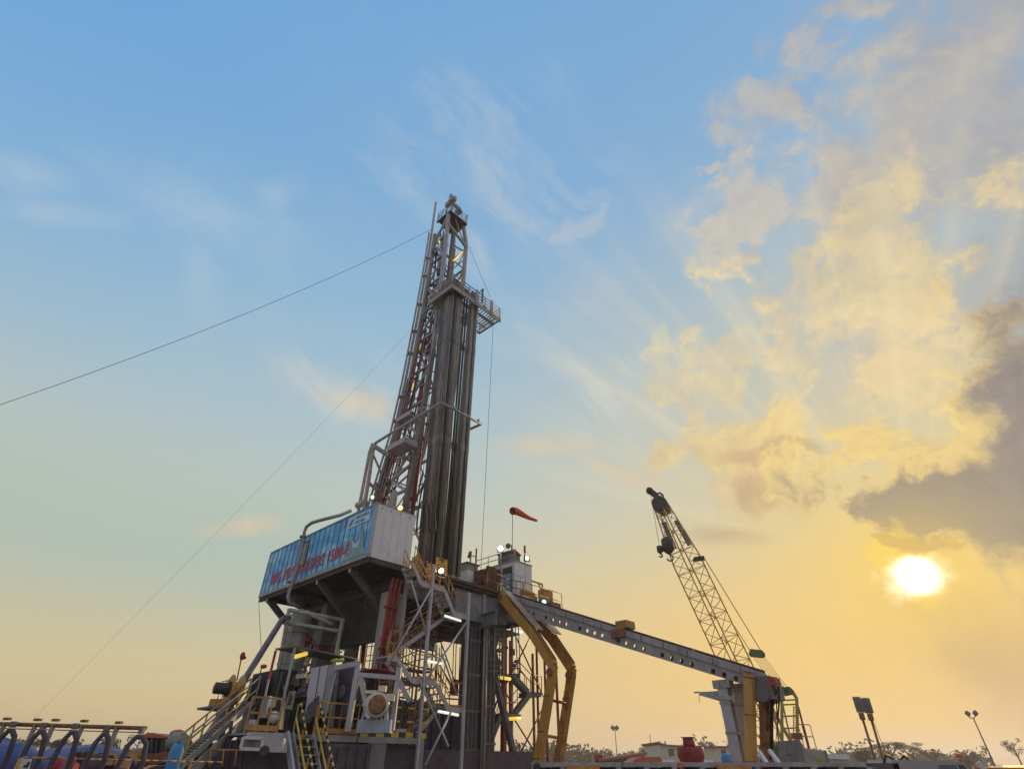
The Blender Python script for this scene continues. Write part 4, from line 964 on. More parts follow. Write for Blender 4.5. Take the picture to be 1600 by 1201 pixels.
m_ = MB(); m_.rbox(9.0, 10.3, .9, 1.7, FZ, FZ + 1.5); m_.rbox(9.3, 10.1, .7, .89, FZ + .4, FZ + 1.75); m_.lathe(R(9.2, .8, FZ + .8), V, [(-.2, .35), (.3, .35)], 14); m_.build('body', mat('machine_dark_red', (.10, .03, .025), .6, 0, .4, 3), t)
m_ = MB()
for k in range(8): m_.bar(R(9.0 + k * .18, .65, FZ + .2), R(9.0 + k * .18, .65, FZ + random.uniform(.9, 1.7)), .05)
m_.build('hose_guard', m_brown, t)
t = thing('tool_cabin', 'small pale grey cabin on the floor just right of the pipe bundles', 'cabin', R(8.8, 3, FZ))
p = L(P(731, 889, b=2.4)); a_ = p[0]
MB().rbox(a_ - .0, a_ + 1.4, 2.4, 4.2, FZ, p[2]).build('cabin_wall', m_white, t); MB().rbox(a_ + .15, a_ + 1.2, 2.7, 3.8, p[2] + .003, p[2] + .55).build('roof_box', m_grey, t); MB().rbox(a_ + .1, a_ + 1.3, 2.6, 3.9, p[2] + .553, p[2] + .62).build('roof', m_red, t)
MB().rbox(a_ + 1.403, a_ + 1.5, 2.5, 3.0, FZ, p[2] - .2).build('side_pillar', m_grey, t)
MB().lathe(R(a_ + 1.6, 1.2, FZ + .5), V, [(-.3, .0), (-.3, .42), (.3, .42), (.3, .0)], 18).build('drum', mat('drum_yellow_green', (.42, .42, .16), .6), t)
fr = MB(); q = R(a_ + 1.5, 2.4, 0); fr.bar(P(744.5, 856, b=2.3), P(742, 911, b=2.3), .08); fr.bar(P(736, 867, b=2.3), P(744, 869, b=2.3), .05); fr.bar(P(736, 867, b=2.3), P(735, 881, b=2.3), .05)
tag(fr.build('frame_pole', m_brown, None, P(742, 911, b=2.3)), 'dark upright pole with a small square frame right of the small pale cabin', 'pole')

# ================================================================== FLOODLIGHTS, CAMERA, WINDSOCK
CAMD = Vector((0, -1, -.45))
def at_b(x, y, b): return P(x, y, b=b)
floodlight(P(782, 856, b=1.4), (.1, -1, -.35), 'floodlight shining white on a post left of the driller cabin roof', e_white, .42, 1.6)
floodlight(P(823.5, 871, b=1.6), (.35, -1, -.2), 'floodlight with a green white glow at the right corner of the cabin roof', e_green, .40, None)
floodlight(P(850, 939.5, b=-.3), (.25, -1, -.25), 'floodlight with a teal glow low on the floor edge under the deck railing', e_teal, .36, None)
floodlight(P(689.5, 891, b=-1.1), (.0, -1, -.2), 'floodlight shining white in front of the yellow warning board', e_white, .30, None)
floodlight(P(582, 776, a=.25), (-.4, -1, -.35), 'floodlight with a pale green lens on the roof of the blue container cabin', e_green, .26, .5)
floodlight(P(735.5, 866, b=2.9), (.9, .3, -.2), 'unlit reddish floodlight on a thin post above the small pale cabin', m_brown, .4, 1.0, None, m_brown)
tag(MB().lathe(P(626, 793, a=3.0), V, [(-.1, .02), (-.1, .1), (.1, .13), (.1, .02)], 14).build('beacon_lamp', e_amber, None, P(626, 793, a=3.0)), 'small amber lamp glowing behind the top of the white cabin wall', 'lamp')
lampb = P(782.5, 933, b=-.35)
t = thing('bulkhead_lamp', 'small white lamp under the floor edge beside the first yellow arm', 'lamp', lampb); MB().ball(lampb, .14).build('globe', e_tube, t); MB().tube(lampb + Z * .12, lampb + Z * .3, .06).build('stem', m_dgrey, t)
t = thing('security_camera', 'small dome camera on a hooked bracket beside the windsock pole', 'camera', P(800, 866, b=2.2))
MB().pipe([P(800, 866, b=2.2), P(799.5, 852, b=2.2), P(795, 849, b=2.2)], .05, 8).build('bracket', m_brown, t); MB().ball(P(794, 852, b=2.2), .2).build('dome', m_dgrey, t)
t = thing('windsock', 'red orange windsock blowing right on a thin pole above the driller cabin', 'windsock', R(12.9, 2.2, 14))
b0 = P(800.3, 866, b=2.0); tp = P(801, 792, b=2.0); MB().tube(b0, tp, .022).build('pole', m_wire, t)
sk = MB(); pts = [P(x, y, b=2.0) for x, y in ((800.5, 797.5), (805, 797.5), (811, 800), (818, 804), (828, 809), (838.5, 812.5))]
sk.sm = True; sk.pipe(pts, [.28, .29, .25, .20, .14, .10], 14, False); sk.build('sock', m_cloth, t)
MB().lathe(pts[0], (pts[1] - pts[0]), [(-.02, .285), (.02, .295)], 14, False).build('hoop', m_wire, t)

# ================================================================== GUY WIRES
def wire(pts, r, label, mt=None):
    tag(MB().pipe(pts, r, 5).build('guy_wire', mt or m_wire, None, pts[0]), label, 'wire')
def sag(p, q, s, n=14): return [p.lerp(q, k / n) - Z * (s * 4 * (k / n) * (1 - k / n)) for k in range(n + 1)]
tpL = R(5.35, 6.6, 44.5)
e0 = P(-60, 652, Y=25); wire(sag(P(676, 357, b=6.6), e0, 1.3), .018, 'long dark guy wire falling from the mast head to the upper left')
wire(sag(P(652, 505, b=7.2), P(50, 1124, Y=48), .3), .007, 'thin guy wire falling from mid mast to the lower left behind the railing')
wire(sag(P(733, 385, b=4.0), P(766, 463, b=.9), .1, 6), .018, 'short wire from the mast head down to the racking platform')
wire(sag(P(771, 500, b=.9), P(751, 895, b=2.5), .3, 8), .017, 'thin rope hanging from the racking platform down to the floor')
wire(sag(P(404, 938, a=.2), P(408, 1010, a=-1.0), .0, 3), .015, 'very thin cable hanging from the left end of the blue cabin')

# ================================================================== CRAWLER CRANE
CY = 50.0
t = thing('lattice_crane', 'crawler crane with a dull yellow lattice boom and dark green boom head', 'crane', Vector((23.0, CY, 0)))
foot = P(1213, 1172, Y=CY); tip = P(1026, 775, Y=CY - 5)
ax = (tip - foot).normalized(); LB = (tip - foot).length
bx_ = ax.cross(Vector((.55, -.83, 0))).normalized()      # boom width direction
by_ = ax.cross(bx_).normalized()
def half(f):   # half widths along the boom
    if f < .12: return .25 + .75 * f / .12
    if f > .72: return 1.0 - .55 * (f - .72) / .28
    return 1.0
def node(f, i, j): return foot + ax * (LB * f) + bx_ * (.88 * half(f) * i) + by_ * (.88 * half(f) * j)
FS = [0, .06, .12] + [.12 + .60 * k / 13 for k in range(1, 14)] + [.72 + .24 * k / 6 for k in range(1, 7)]
for i, j in ((-1, -1), (1, -1), (1, 1), (-1, 1)):
    m_ = MB(); m_.pipe([node(f, i, j) for f in (0, .12, .3, .5, .72, .96)], .062, 6); m_.build('chord', m_lat, t)
for n_, (c0, c1) in enumerate((((-1, -1), (1, -1)), ((1, -1), (1, 1)), ((1, 1), (-1, 1)), ((-1, 1), (-1, -1)))):
    m_ = MB()
    for k in range(len(FS) - 1):
        s_, e_ = (c0, c1) if k % 2 else (c1, c0); m_.tube(node(FS[k], *s_), node(FS[k + 1], *e_), .032, n=5)
        if k % 2 == 0: m_.tube(node(FS[k], *c0), node(FS[k], *c1), .03, n=5)
    m_.build('lacing', m_lat, t)
for f in (.40, .57): MB().tube(node(f, -1, -1), node(f, 1, 1), .03, n=5).build('cross_tie', m_lat, t)
hd = MB()
hp = [P(x, y, Y=CY - 5) for x, y in ((1021, 771), (1030, 773), (1037, 775), (1042, 781), (1047, 794), (1036, 800), (1030, 799), (1024, 787))]
hd.prism(hp, Vector((.5, 1.2, 0)) * .8); hd.build('boom_head', m_dgreen, t)
h2 = MB(); h2.bar(P(1014, 765, Y=CY - 5), P(1027, 775, Y=CY - 5), .35, .45); h2.ball(P(1015, 766, Y=CY - 5), .35); h2.pipe([P(1018, 766, Y=CY - 5), P(1026, 772, Y=CY - 5), P(1031, 769, Y=CY - 5), P(1037, 774, Y=CY - 5)], .1, 6); h2.build('jib_sheave', m_black, t)
m_ = MB(); m_.lathe(P(1029, 786, Y=CY - 5.2), Vector((.4, 1, 0)), [(-.2, .62), (.9, .62)], 16); m_.build('head_sheave', m_black, t)
for q0, q1, w in (((1037, 815), (1055, 857), .42), ((1056, 812), (1078, 851), .46)):
    MB().bar(P(*q0, Y=CY - 4.6), P(*q1, Y=CY - 4.2), .12, w).build('boom_guard', m_dgrey, t)
m_ = MB(); m_.bar(P(1085, 873, Y=CY - 4), P(1100, 871, Y=CY - 4), .3, .35); m_.bar(P(1084, 875, Y=CY - 4), P(1087, 871, Y=CY - 4), .25); m_.build('pendant_spreader', m_black, t)
pd = MB(); E1 = P(1191, 1019, Y=CY + .6); E0 = P(1173, 1017, Y=CY + .4)
pd.tube(P(1101, 872, Y=CY - 4), E1, .035, n=5); pd.tube(P(1140, 965, Y=CY - 2), E0, .03, n=5)
for k in range(5): pd.tube(E0.lerp(E1, k / 4) - Z * .2, P(1216 + k * 4.5, 1078, Y=CY + 1.2), .022, n=5)
pd.build('pendant_rope', m_wire, t)
br = MB(); br.bar(E0, E1, .3, .4); 
for k in range(4): br.lathe(E0.lerp(E1, .1 + k * .27) - Z * .15, Vector((0, 1, 0)), [(-.15, .26), (.15, .26)], 12)
br.build('bridle', m_dgreen, t)
ga = MB(); G = lambda x, y, d=1.2: P(x, y, Y=CY + d)
for x in (1221.5, 1245): ga.bar(G(x, 1092), G(x + (1.5 if x > 1230 else .5), 1160), .19)
for y in (1093, 1100, 1118, 1137): ga.bar(G(1222, y), G(1246, y - 1), .11)
ga.bar(G(1213, 1079), G(1222, 1093), .2); ga.bar(G(1237, 1077), G(1246, 1092), .2)
ga.bar(G(1222, 1095), G(1236, 1156), .1); ga.bar(G(1205, 1103), G(1235, 1156), .2); ga.bar(G(1206, 1110), G(1222, 1158), .14)
for k in range(12): ga.bar(G(1240, 1104 + k * 4), G(1245, 1104 + k * 4), .05)
ga.bar(G(1240, 1102), G(1240, 1150), .06)
ga.build('gantry', m_lime, t)
gh = MB(); gh.prism([G(1212, 1077), G(1236, 1075), G(1239, 1084), G(1226, 1082), G(1216, 1086)], Y_ * .8)
for k in range(3): gh.lathe(G(1217 + k * 8, 1078, 1.0), Y_, [(0, .32), (.9, .32)], 12)
gh.build('gantry_head', m_dgreen, t)
ba = MB(); ba.bar(G(1247, 1102), G(1264, 1168), .12); ba.bar(G(1254, 1130), G(1264, 1168), .16); ba.build('back_stay', m_red, t)
cb_ = MB(); C0 = P(1226, 1156, Y=CY - 2); 
cb_.prism([P(1226, 1156, Y=CY - 2), P(1249, 1154, Y=CY - 2), P(1255, 1164, Y=CY - 2), P(1257, 1186, Y=CY - 2), P(1250, 1195, Y=CY - 2), P(1228, 1195, Y=CY - 2)], Y_ * 1.6); cbo = cb_.build('cab', m_dgrey, t)
MB().plate([P(1228.5, 1160, Y=CY - 2.04), P(1240, 1159, Y=CY - 2.04), P(1241, 1176, Y=CY - 2.04), P(1229, 1177, Y=CY - 2.04)], .02).build('windscreen', m_glass, cbo)
bd = MB(); bd.prism([P(1256, 1167, Y=CY - 1), P(1288, 1171, Y=CY - 1), P(1294, 1196, Y=CY - 1), P(1256, 1196, Y=CY - 1)], Y_ * 3); bdo = bd.build('house', mat('crane_house_grey', (.34, .31, .29), .6), t)
MB().prism([P(1288.3, 1171, Y=CY - 1.05), P(1291, 1171, Y=CY - 1.05), P(1298, 1196, Y=CY - 1.05), P(1294.4, 1196, Y=CY - 1.05)], Y_ * 3).build('counterweight', m_dgrey, t)
MB().plate([P(1275, 1182, Y=CY - 1.04), P(1288, 1182, Y=CY - 1.04), P(1290, 1192, Y=CY - 1.04), P(1276, 1192, Y=CY - 1.04)], .02).build('lime_panel', m_lime, bdo)
MB().plate([P(1256, 1167.5, Y=CY - 1.03), P(1287, 1171.5, Y=CY - 1.03), P(1287, 1173, Y=CY - 1.03), P(1256, 1169.5, Y=CY - 1.03)], .02).build('white_stripe', m_white2, bdo)
railing(bdo, [P(1257, 1168, Y=CY), P(1276, 1169, Y=CY)], 1.6, m_orng, (1, .5), .9, 'house_railing', .035)
for x, c_ in ((1240, m_red), (1248, m_dgreen)): MB().bar(P(x, 1144, Y=CY - 1.5), P(x + 2, 1154, Y=CY - 1.5), .35).build('roof_lamp', c_, t)
ct = MB()
for s_ in (-1.6, 1.6):
    c0 = Vector((23.5, CY + s_, .55)); ct.box(c0, 5.2, .8, 1.0, (X_, Y_, Z))
    for e_ in (-2.6, 2.6): ct.lathe(c0 + X_ * e_ - Y_ * .4, Y_, [(0, .5), (.8, .5)], 14)
ct.box(Vector((23.5, CY, 1.15)), 3.0, 3.0, .5, (X_, Y_, Z)); ct.build('crawler_track', m_black, t)
wc = MB(); wc.box(P(1214, 1180, Y=CY + .5), 2.0, 1.6, 1.4, (X_, Y_, Z))
for k in range(10): wc.bar(P(1200 + k * 2.5, 1160 + (k * 7) % 20, Y=CY), P(1204 + k * 2.6, 1172 + (k * 5) % 14, Y=CY), .12)
wc.build('winch_frame', m_green, t)
def hook(cx, y0, yt, w, label, n):
    t_ = thing('hook_block', label, 'hook', P(cx, y0, Y=CY - 5))
    for k in range(n): 
        q = P(cx - 1 + k * 1.2, y0 - 9, Y=CY - 5); MB().tube(P(yt[0] + k * 1.2, yt[1], Y=CY - 5), q, .02, n=5).build('rope', m_wire, t_)
    c = P(cx, y0, Y=CY - 5); MB().lathe(c, -Z, [(-w * 1.3, .05), (-w * 1.1, w * .6), (-w * .8, w * .85), (w * .6, w * .85), (w * 1.0, w * .4), (w * 1.2, .08)], 14).build('block', m_black, t_)
    hk = [c - Z * (w * 1.2) + Vector((math.sin(th) * w * .45, 0, -w * .45 + math.cos(th) * w * .45)) for th in [k * .55 for k in range(9)]]
    MB().pipe(hk, .07, 6).build('hook', m_dgrey, t_)
hook(1043.5, 852, (1029, 800), .62, 'larger black hook block hanging on several ropes from the crane boom head', 4)
hook(1031, 858, (1016.5, 772), .30, 'small dark hook block hanging on a single rope from the crane jib', 1)

# ================================================================== LEFT FRONT: SERVICE PLATFORM
t = thing('service_platform', 'grey service platform with worn orange and striped yellow railings under the blue cabin', 'platform', R(-.5, -.5, 0))
DZ = 2.62
MB().rbox(-4.45, 3.75, -.95, 1.6, DZ - .06, DZ).build('deck', m_grey, t)
MB().rbox(-4.45, -2.75, -1.02, -.953, DZ - .2, DZ + .03).build('edge_beam', m_lgrey, t)
MB().rbox(-1.9, 3.8, -1.02, -.953, DZ - .2, DZ + .03).build('edge_beam', m_grey, t)
MB().bar(R(3.72, -.9, 0), R(3.72, -.9, DZ - .07), .22).build('corner_post', m_grey, t)
MB().bar(R(3.35, -1.2, 0), R(3.45, -1.0, 2.3), .06).build('drop_pipe', m_white2, t)
def fence(x0, x1, mt, nm, z0=DZ, posts=4):
    mb = MB(); a0 = L(P(x0, 1120, b=-.98))[0]; a1 = L(P(x1, 1120, b=-.98))[0]
    for k in range(posts): a = a0 + (a1 - a0) * k / (posts - 1); mb.bar(R(a, -.98, z0), R(a, -.98, z0 + 1.12), .05)
    for z in (.62, 1.12): mb.bar(R(a0, -.98, z0 + z), R(a1, -.98, z0 + z), .05, .06)
    mb.build(nm, mt, t); tb = MB(); tb.bar(R(a0, -1.0, z0 + .16), R(a1, -1.0, z0 + .16), .03, .18); tb.build('toe_board', mt, t)
fence(387, 437, m_orng, 'railing'); fence(497, 532, m_orng, 'railing', posts=3); fence(532, 560, m_orng, 'railing', posts=3)
sr = MB(); a0 = L(P(566, 1120, b=-1.0))[0]; a1 = L(P(668, 1120, b=-1.0))[0]; n = 9
for z, h in ((.12, .2), (.62, .07), (1.15, .07)):
    for k in range(n): sr.mi = k % 2; sr.bar(R(a0 + (a1 - a0) * k / n, -1.0, DZ + z), R(a0 + (a1 - a0) * (k + 1) / n, -1.0, DZ + z), .05, h)
sr.mi = 0
for a in (a0, a1): sr.bar(R(a, -1.0, DZ + 1.0), R(a, -1.0, DZ + 1.2), .06); sr.bar(R(a, -1.0, DZ + .5), R(a, -1.0, DZ + .75), .06)
sr.mi = 2
for k in range(5): a = a0 + (a1 - a0) * k / 4; sr.bar(R(a, -1.0, DZ), R(a, -1.0, DZ + 1.15), .05)
sr.build('striped_railing', [m_yel2, m_black, m_brown], t)
MB().bar(P(568, 1139, b=-.9), P(634, 1141, b=-.9), .12, .16).build('cable_tray', m_lgrey, t)
# steep stair with yellow and striped handrails coming towards the yard
t = thing('platform_stair', 'steep grey stair with plain and black striped yellow handrails below the orange railing', 'staircase', R(-2.4, -2.2, 0))
q0, q1 = R(-2.7, -1.05, DZ), R(-2.7, -3.3, 0); flight(t, q0, q1, U * .85, m_grey, 'flight', None, (), 10, .2)
MB().bar(R(-2.95, -1.05, DZ + .02), R(-2.95, -3.3, 0), .1, .26).build('stringer_plate', m_lgrey, t)
for k in (0, .85):
    o_ = U * k; MB().tube(q0 + o_ + Z * .55, q1 + o_ + Z * .55, .035).build('mid_rail', m_yel2, t)
    s_ = MB(); p_, e_ = q0 + o_ + U * .08 + Z * 1.02, q1 + o_ + U * .08 + Z * 1.02; n = 22
    for j in range(n): s_.mi = j % 2; s_.tube(p_.lerp(e_, j / n), p_.lerp(e_, (j + 1) / n), .042, n=6)
    s_.build('striped_handrail', [m_yel2, m_black], t)
    for j in range(4): c = q0.lerp(q1, j / 3) + o_; MB().bar(c, c + Z * 1.0, .045).build('baluster', m_orng, t)
# open white framed box at the left end, dark containers below
t = thing('skid_box', 'open box with a white frame at the left end of the platform base', 'box', P(395, 1180, Y=22.6))
S = lambda x, y, d=22.6: P(x, y, Y=d)
m_ = MB(); 
for q0, q1 in (((381, 1150), (376, 1168)), ((412, 1152), (409, 1169)), ((376, 1168), (410, 1170)), ((381, 1151), (412, 1152))): m_.bar(S(*q0), S(*q1), .09, .1)
m_.build('frame', m_white2, t); MB().prism([S(381, 1151, 23.2), S(412, 1152, 23.2), S(409, 1170, 23.2), S(376, 1169, 23.2)], Y_ * .05).build('back_plate', m_girder, t)
MB().prism([S(412, 1151), S(437, 1151), S(436, 1174), S(411, 1174)], Y_ * .8).build('side_plate', m_lgrey, t)
MB().lathe(S(412, 1172, 22.5), Y_, [(0, .16), (.3, .16)], 14).build('cap', m_black, t)
t = thing('mud_tank', 'long dark purple tank standing on the ground under the platform end', 'tank', R(-6, 2, 0))
m_ = MB(); m_.prism([P(350, 1155, Y=24), P(386, 1155, Y=24), P(386, 1200, Y=24) - Z * 1.5, P(350, 1200, Y=24) - Z * 1.5], Y_ * 2.4); m_.build('shell', m_drab, t)
for k in range(4): MB().bar(P(352 + k * 10, 1156, Y=23.95), P(352 + k * 10, 1199, Y=23.95) - Z * 1.4, .1, .06).build('rib', m_drab, t)
rr = MB(); rr.tube(P(325, 1170, Y=23), P(386, 1171, Y=23), .03)
for x in (330, 350, 370): rr.tube(P(x, 1170, Y=23), P(x - 3, 1196, Y=23), .03)
rr.build('top_railing', m_orng, t)
t = thing('dark_container', 'low dark purple container at the foot of the striped stair', 'container', R(-.2, -2, 0))
MB().rbox(-1.5, .6, -1.6, -1.1, 0, 2.35).build('shell', m_drab, t)
for k in range(5): MB().bar(R(-1.4 + k * .45, -1.64, .1), R(-1.4 + k * .45, -1.64, 2.25), .08, .05).build('rib', m_drab, t)
MB().rbox(.65, 1.5, -1.35, -1.05, .1, 2.4).build('side_box', m_girder, t)

# separator vessel with its frame
t = thing('separator_vessel', 'tall grey cylindrical vessel inside a pipe frame under the left of the cabin', 'vessel', P(452, 1160, Y=31))
ctr = P(459, 1010, Y=31); ctr.z = 0
vs = MB(); vs.lathe(ctr, Z, [(.3, .3), (.4, .62), (8.3, .62), (8.55, .4), (8.7, .12)], 24); vs.build('shell', m_olive, t)
vb = MB()
for z in (2.4, 4.1, 5.9, 7.4): vb.lathe(ctr, Z, [(z, .64), (z, .66), (z + .1, .66), (z + .1, .64)], 24, False)
vb.build('band', m_grey, t)
fr = MB()
for q0, q1 in (((452, 950), (424, 1108)), ((536, 966), (508, 1108)), ((452, 952), (537, 968)), ((448, 972), (534, 986)), ((478, 955), (520, 975)), ((424, 1085), (482, 1087))): fr.tube(P(*q0, Y=30), P(*q1, Y=30), .11)
for k in range(5): fr.tube(P(449 - k * 4.5, 975 + k * 25, Y=30), P(460 - k * 4.5, 977 + k * 25, Y=30), .03)
fr.tube(P(461, 950, Y=30), P(436, 1085, Y=30), .04); fr.build('pipe_frame', m_olive, t)
rd = MB(); rd.pipe([P(480, 972, Y=31), P(478, 990, Y=31), P(474, 1012, Y=31)], .14, 8); rd.tube(P(472, 998, Y=31), P(487, 1000, Y=31), .16); rd.tube(P(474, 1012, Y=31), P(476, 1060, Y=31), .1); rd.build('valve', m_red, t)
rr = MB()
for k in range(5): rr.tube(P(483 + k * 11, 1004 + k * 1.5, Y=32), P(482 + k * 11, 1020, Y=32), .03, n=5)
for y in (1005, 1013): rr.tube(P(483, y, Y=32), P(534, y + 5, Y=32), .03, n=5)
rr.build('red_railing', m_red, t)
tag(MB().pipe([P(452, 966, Y=30), P(446, 963, Y=30), P(440, 968, Y=29.6), P(410, 1016, Y=28), P(372, 1077, Y=26.4), P(330, 1140, Y=24.5), P(296, 1186, Y=23)], .15, 10).build('flare_pipe', mat('pipe_mauve_grey', (.17, .13, .15), .5, 0, .2, 2), None, P(296, 1186, Y=23)), 'long straight dark pipe slanting from the vessel top down to the left', 'pipe')
# flat shelter roof with tube lamps
t = thing('shelter', 'flat dark shelter roof on thin posts with a yellow tube lamp under its edge', 'shelter', P(440, 1140, Y=25.5))
r0, r1, r2 = P(462, 1009.5, z=5.85), P(430, 1014, z=5.85), P(560, 1030, z=5.85)
MB().prism([r0, r1, r1 + (r2 - r0), r2], Z * .06).build('roof', m_dgrey, t)
for x, y, xb in ((461, 1011, 436), (431, 1015, 408), (556, 1030, 540)):
    p = P(x, y, z=5.8); MB().tube(Vector((p.x, p.y, DZ)), p, .06).build('post', m_grey if x > 440 else m_red, t)
MB().tube(P(461, 1025, Y=26), P(479, 1020, Y=26.6), .09).build('tube_lamp', e_yel, t)
for q0, q1 in (((517, 1032), (526, 1030)), ((527, 1031), (537, 1029))): MB().tube(P(*q0, Y=27.5), P(*q1, Y=27.5), .08).build('tube_lamp', mat('tube_unlit_lime', (.55, .62, .12), .4), t)
# cabinets
t = thing('electric_cabinet', 'tall pale lavender steel cabinet standing on the platform under the shelter', 'cabinet', P(495, 1120, Y=26))
K = lambda x, y, d=26.0: P(x, y, Y=d)
MB().prism([K(486, 1043), K(513, 1037.5), K(501, 1112), K(477, 1110)], Y_ * .1).build('front_panel', mat('cabinet_lavender', (.47, .45, .50), .45, 0, .1, 1.5), t)
MB().prism([K(514, 1037.5), K(524, 1038), K(513, 1113), K(502, 1113)], Y_ * 1.0).build('side_panel', m_grey, t)
MB().prism([K(499.5, 1041, 25.97), K(500.3, 1041, 25.97), K(489.6, 1110, 25.97), K(489, 1110, 25.97)], Y_ * .025).build('door_gap', m_black, t)
mm = MB(); mm.bar(K(493, 1090, 25.9), K(490, 1112, 25.9), .12); mm.bar(K(497, 1086, 25.9), K(494, 1104, 25.9), .08); mm.lathe(K(491, 1106, 25.85), Y_, [(-.1, .28), (.1, .28)], 14); mm.build('latch_gear', m_drab, t)
MB().bar(K(526, 1045, 25.6), K(506, 1128, 25.6), .07).build('front_post', m_grey, t)
t = thing('notice_panel', 'narrow grey panel with rows of small dark marks left of the tall cabinet', 'panel', P(455, 1110, Y=25.4))
np_ = MB().prism([P(452, 1079, Y=25.4), P(461.5, 1078.5, Y=25.4), P(455, 1107, Y=25.4), P(444, 1106, Y=25.4)], Y_ * .12).build('board', m_olive, t)
mk = MB()
for i in range(4):
    for j in range(2):
        if i == 0 and j: continue
        mk.box(P(454 + j * 3 - i * 1.1, 1083 + i * 5, Y=25.37), .06, .02, .1, (X_, Y_, Z))
mk.build('marking', m_black, np_)
t = thing('pump_unit', 'dark pump unit with grey casing and dangling hoses behind the orange railing', 'pump', P(415, 1130, Y=26))
m_ = MB(); m_.prism([P(412, 1087, Y=25.5), P(422, 1086, Y=25.5), P(415, 1120, Y=25.5), P(405, 1120, Y=25.5)], Y_ * .8); m_.build('casing', m_lgrey, t)
m_ = MB(); m_.prism([P(398, 1056, Y=27), P(420, 1052, Y=27), P(412, 1090, Y=27), P(392, 1092, Y=27)], Y_ * 1.2); m_.prism([P(392, 1093, Y=26), P(440, 1090, Y=26), P(436, 1138, Y=26), P(386, 1140, Y=26)], Y_ * .5); m_.build('body', m_black, t)
hs = MB()
for k in range(16):
    x0 = random.uniform(398, 420); hs.pipe([P(x0, 1056 + random.uniform(0, 8), Y=26.8), P(x0 - random.uniform(2, 9), 1080, Y=26.6), P(x0 - random.uniform(4, 16), 1096 + random.uniform(-4, 14), Y=26.4)], .06, 6)
hs.build('hose', m_cable, t)
m_ = MB(); m_.ball(P(428, 1119, Y=25), .22); m_.box(P(394, 1128, Y=24.8), .3, .2, .2, (X_, Y_, Z)); m_.box(P(427, 1096, Y=25.2), .2, .2, .35, (X_, Y_, Z)); m_.build('fitting', m_white2, t)
ps = MB(); ps.bar(P(420, 1060, Y=25.4), P(409, 1110, Y=25.4), .06); ps.bar(P(387, 1105, Y=24.6), P(381, 1148, Y=24.6), .06); ps.build('conduit', m_grey, t)
t = thing('gauge_rack', 'dark valve rack with white gauges hanging under the shelter roof', 'rack', P(470, 1090, Y=27.5))
m_ = MB()
for k in range(16): m_.box(P(random.uniform(458, 482), random.uniform(1026, 1085), Y=27.5 + random.uniform(-.3, .3)), random.uniform(.1, .4), .2, random.uniform(.1, .5), (X_, Y_, Z))
m_.bar(P(456, 1066, Y=27.4), P(480, 1069, Y=27.4), .1); m_.prism([P(462, 1070, Y=27.8), P(478, 1072, Y=27.8), P(474, 1092, Y=27.8), P(458, 1090, Y=27.8)], Y_ * .3); m_.build('valve_stack', m_dgrey, t)
for x, y in ((481, 1029), (478, 1035), (472, 1055), (466, 1056), (483, 1056)): MB().lathe(P(x, y, Y=27.1), Y_, [(-.05, .1), (.05, .12)], 10).build('gauge', m_white2, t)
# dark reel and the grey A-frame
t = thing('cable_reel', 'big dark round reel half hidden between the cabinet and the grey frame', 'reel', P(535, 1120, Y=26.6))
c = P(540, 1082, Y=26.8); MB().lathe(c, Vector((.55, 1, 0)), [(-.25, 1.05), (-.2, 1.12), (-.1, 1.12), (-.1, .6), (.6, .6), (.6, 1.12), (.7, 1.12)], 28).build('drum', m_drab, t)
MB().lathe(c - Vector((.14, .25, 0)), Vector((.55, 1, 0)), [(-.06, .2), (.0, .3)], 16).build('hub', m_dgrey, t)
m_ = MB()
for x0, x1 in ((527, 518), (553, 548)): m_.bar(P(x0, 1058, Y=26.3), P(x1, 1135, Y=26.3), .14)
m_.build('stand', m_girder, t)
t = thing('lifting_frame', 'pale grey A frame with a curved rusty sheet on top standing over the motor', 'frame', P(580, 1140, Y=25.6))
F_ = lambda x, y, d=25.6: P(x, y, Y=d)
for q0, q1, w in (((561, 1034), (543, 1142), .26), ((563, 1052), (574, 1108), .24), ((624, 1042), (612, 1140), .24), ((622, 1060), (640, 1095), .06)): MB().bar(F_(*q0), F_(*q1), w, .2).build('post', m_lgrey if w > .1 else m_grey, t)
for q0, q1, w in (((523, 1043), (561, 1035.5), .2), ((560, 1053), (624, 1058), .17), ((566, 1100), (620, 1102), .1)): MB().bar(F_(*q0, 25.55), F_(*q1, 25.55), .2, w).build('beam', m_lgrey, t)
sv = [F_(x, y) for x, y in ((563, 1048), (572, 1046), (584, 1044), (596, 1044.5), (606, 1047), (614, 1050), (621, 1051))]
sh2 = MB()
for k in range(len(sv) - 1): sh2.hexa([sv[k], sv[k + 1], sv[k + 1] + Y_ * 1.4, sv[k] + Y_ * 1.4] + [p + Z * .04 for p in (sv[k], sv[k + 1], sv[k + 1] + Y_ * 1.4, sv[k] + Y_ * 1.4)])
sh2.build('curved_sheet', m_red, t)
t = thing('blower_motor', 'cream white motor housing with a rusty round face above the striped railing', 'motor', P(592, 1140, Y=25.2))
c = P(589, 1101, Y=25.2); ax_ = Vector((-.25, 1, .0)).normalized()
m_ = MB(); m_.lathe(c, ax_, [(-.38, .33), (-.36, .43), (-.1, .47), (.25, .47), (.3, .54), (.5, .54), (.6, .45), (.9, .4)], 26); m_.build('housing', m_white2, t)
MB().lathe(c - ax_ * .395, ax_, [(-.06, .12), (-.03, .30), (.0, .36)], 18).build('rusty_face', m_rustplate, t)
m_ = MB(); m_.box(c + Vector((.52, .0, .28)), .3, .4, .25, (X_, Y_, Z)); m_.box(c + Vector((.1, .2, .62)), .3, .3, .22, (X_, Y_, Z)); m_.box(c + Vector((-.35, .3, .5)), .5, .3, .12, (X_, Y_, Z)); m_.build('terminal_box', mat('cream_yellow', (.62, .56, .36), .5), t)
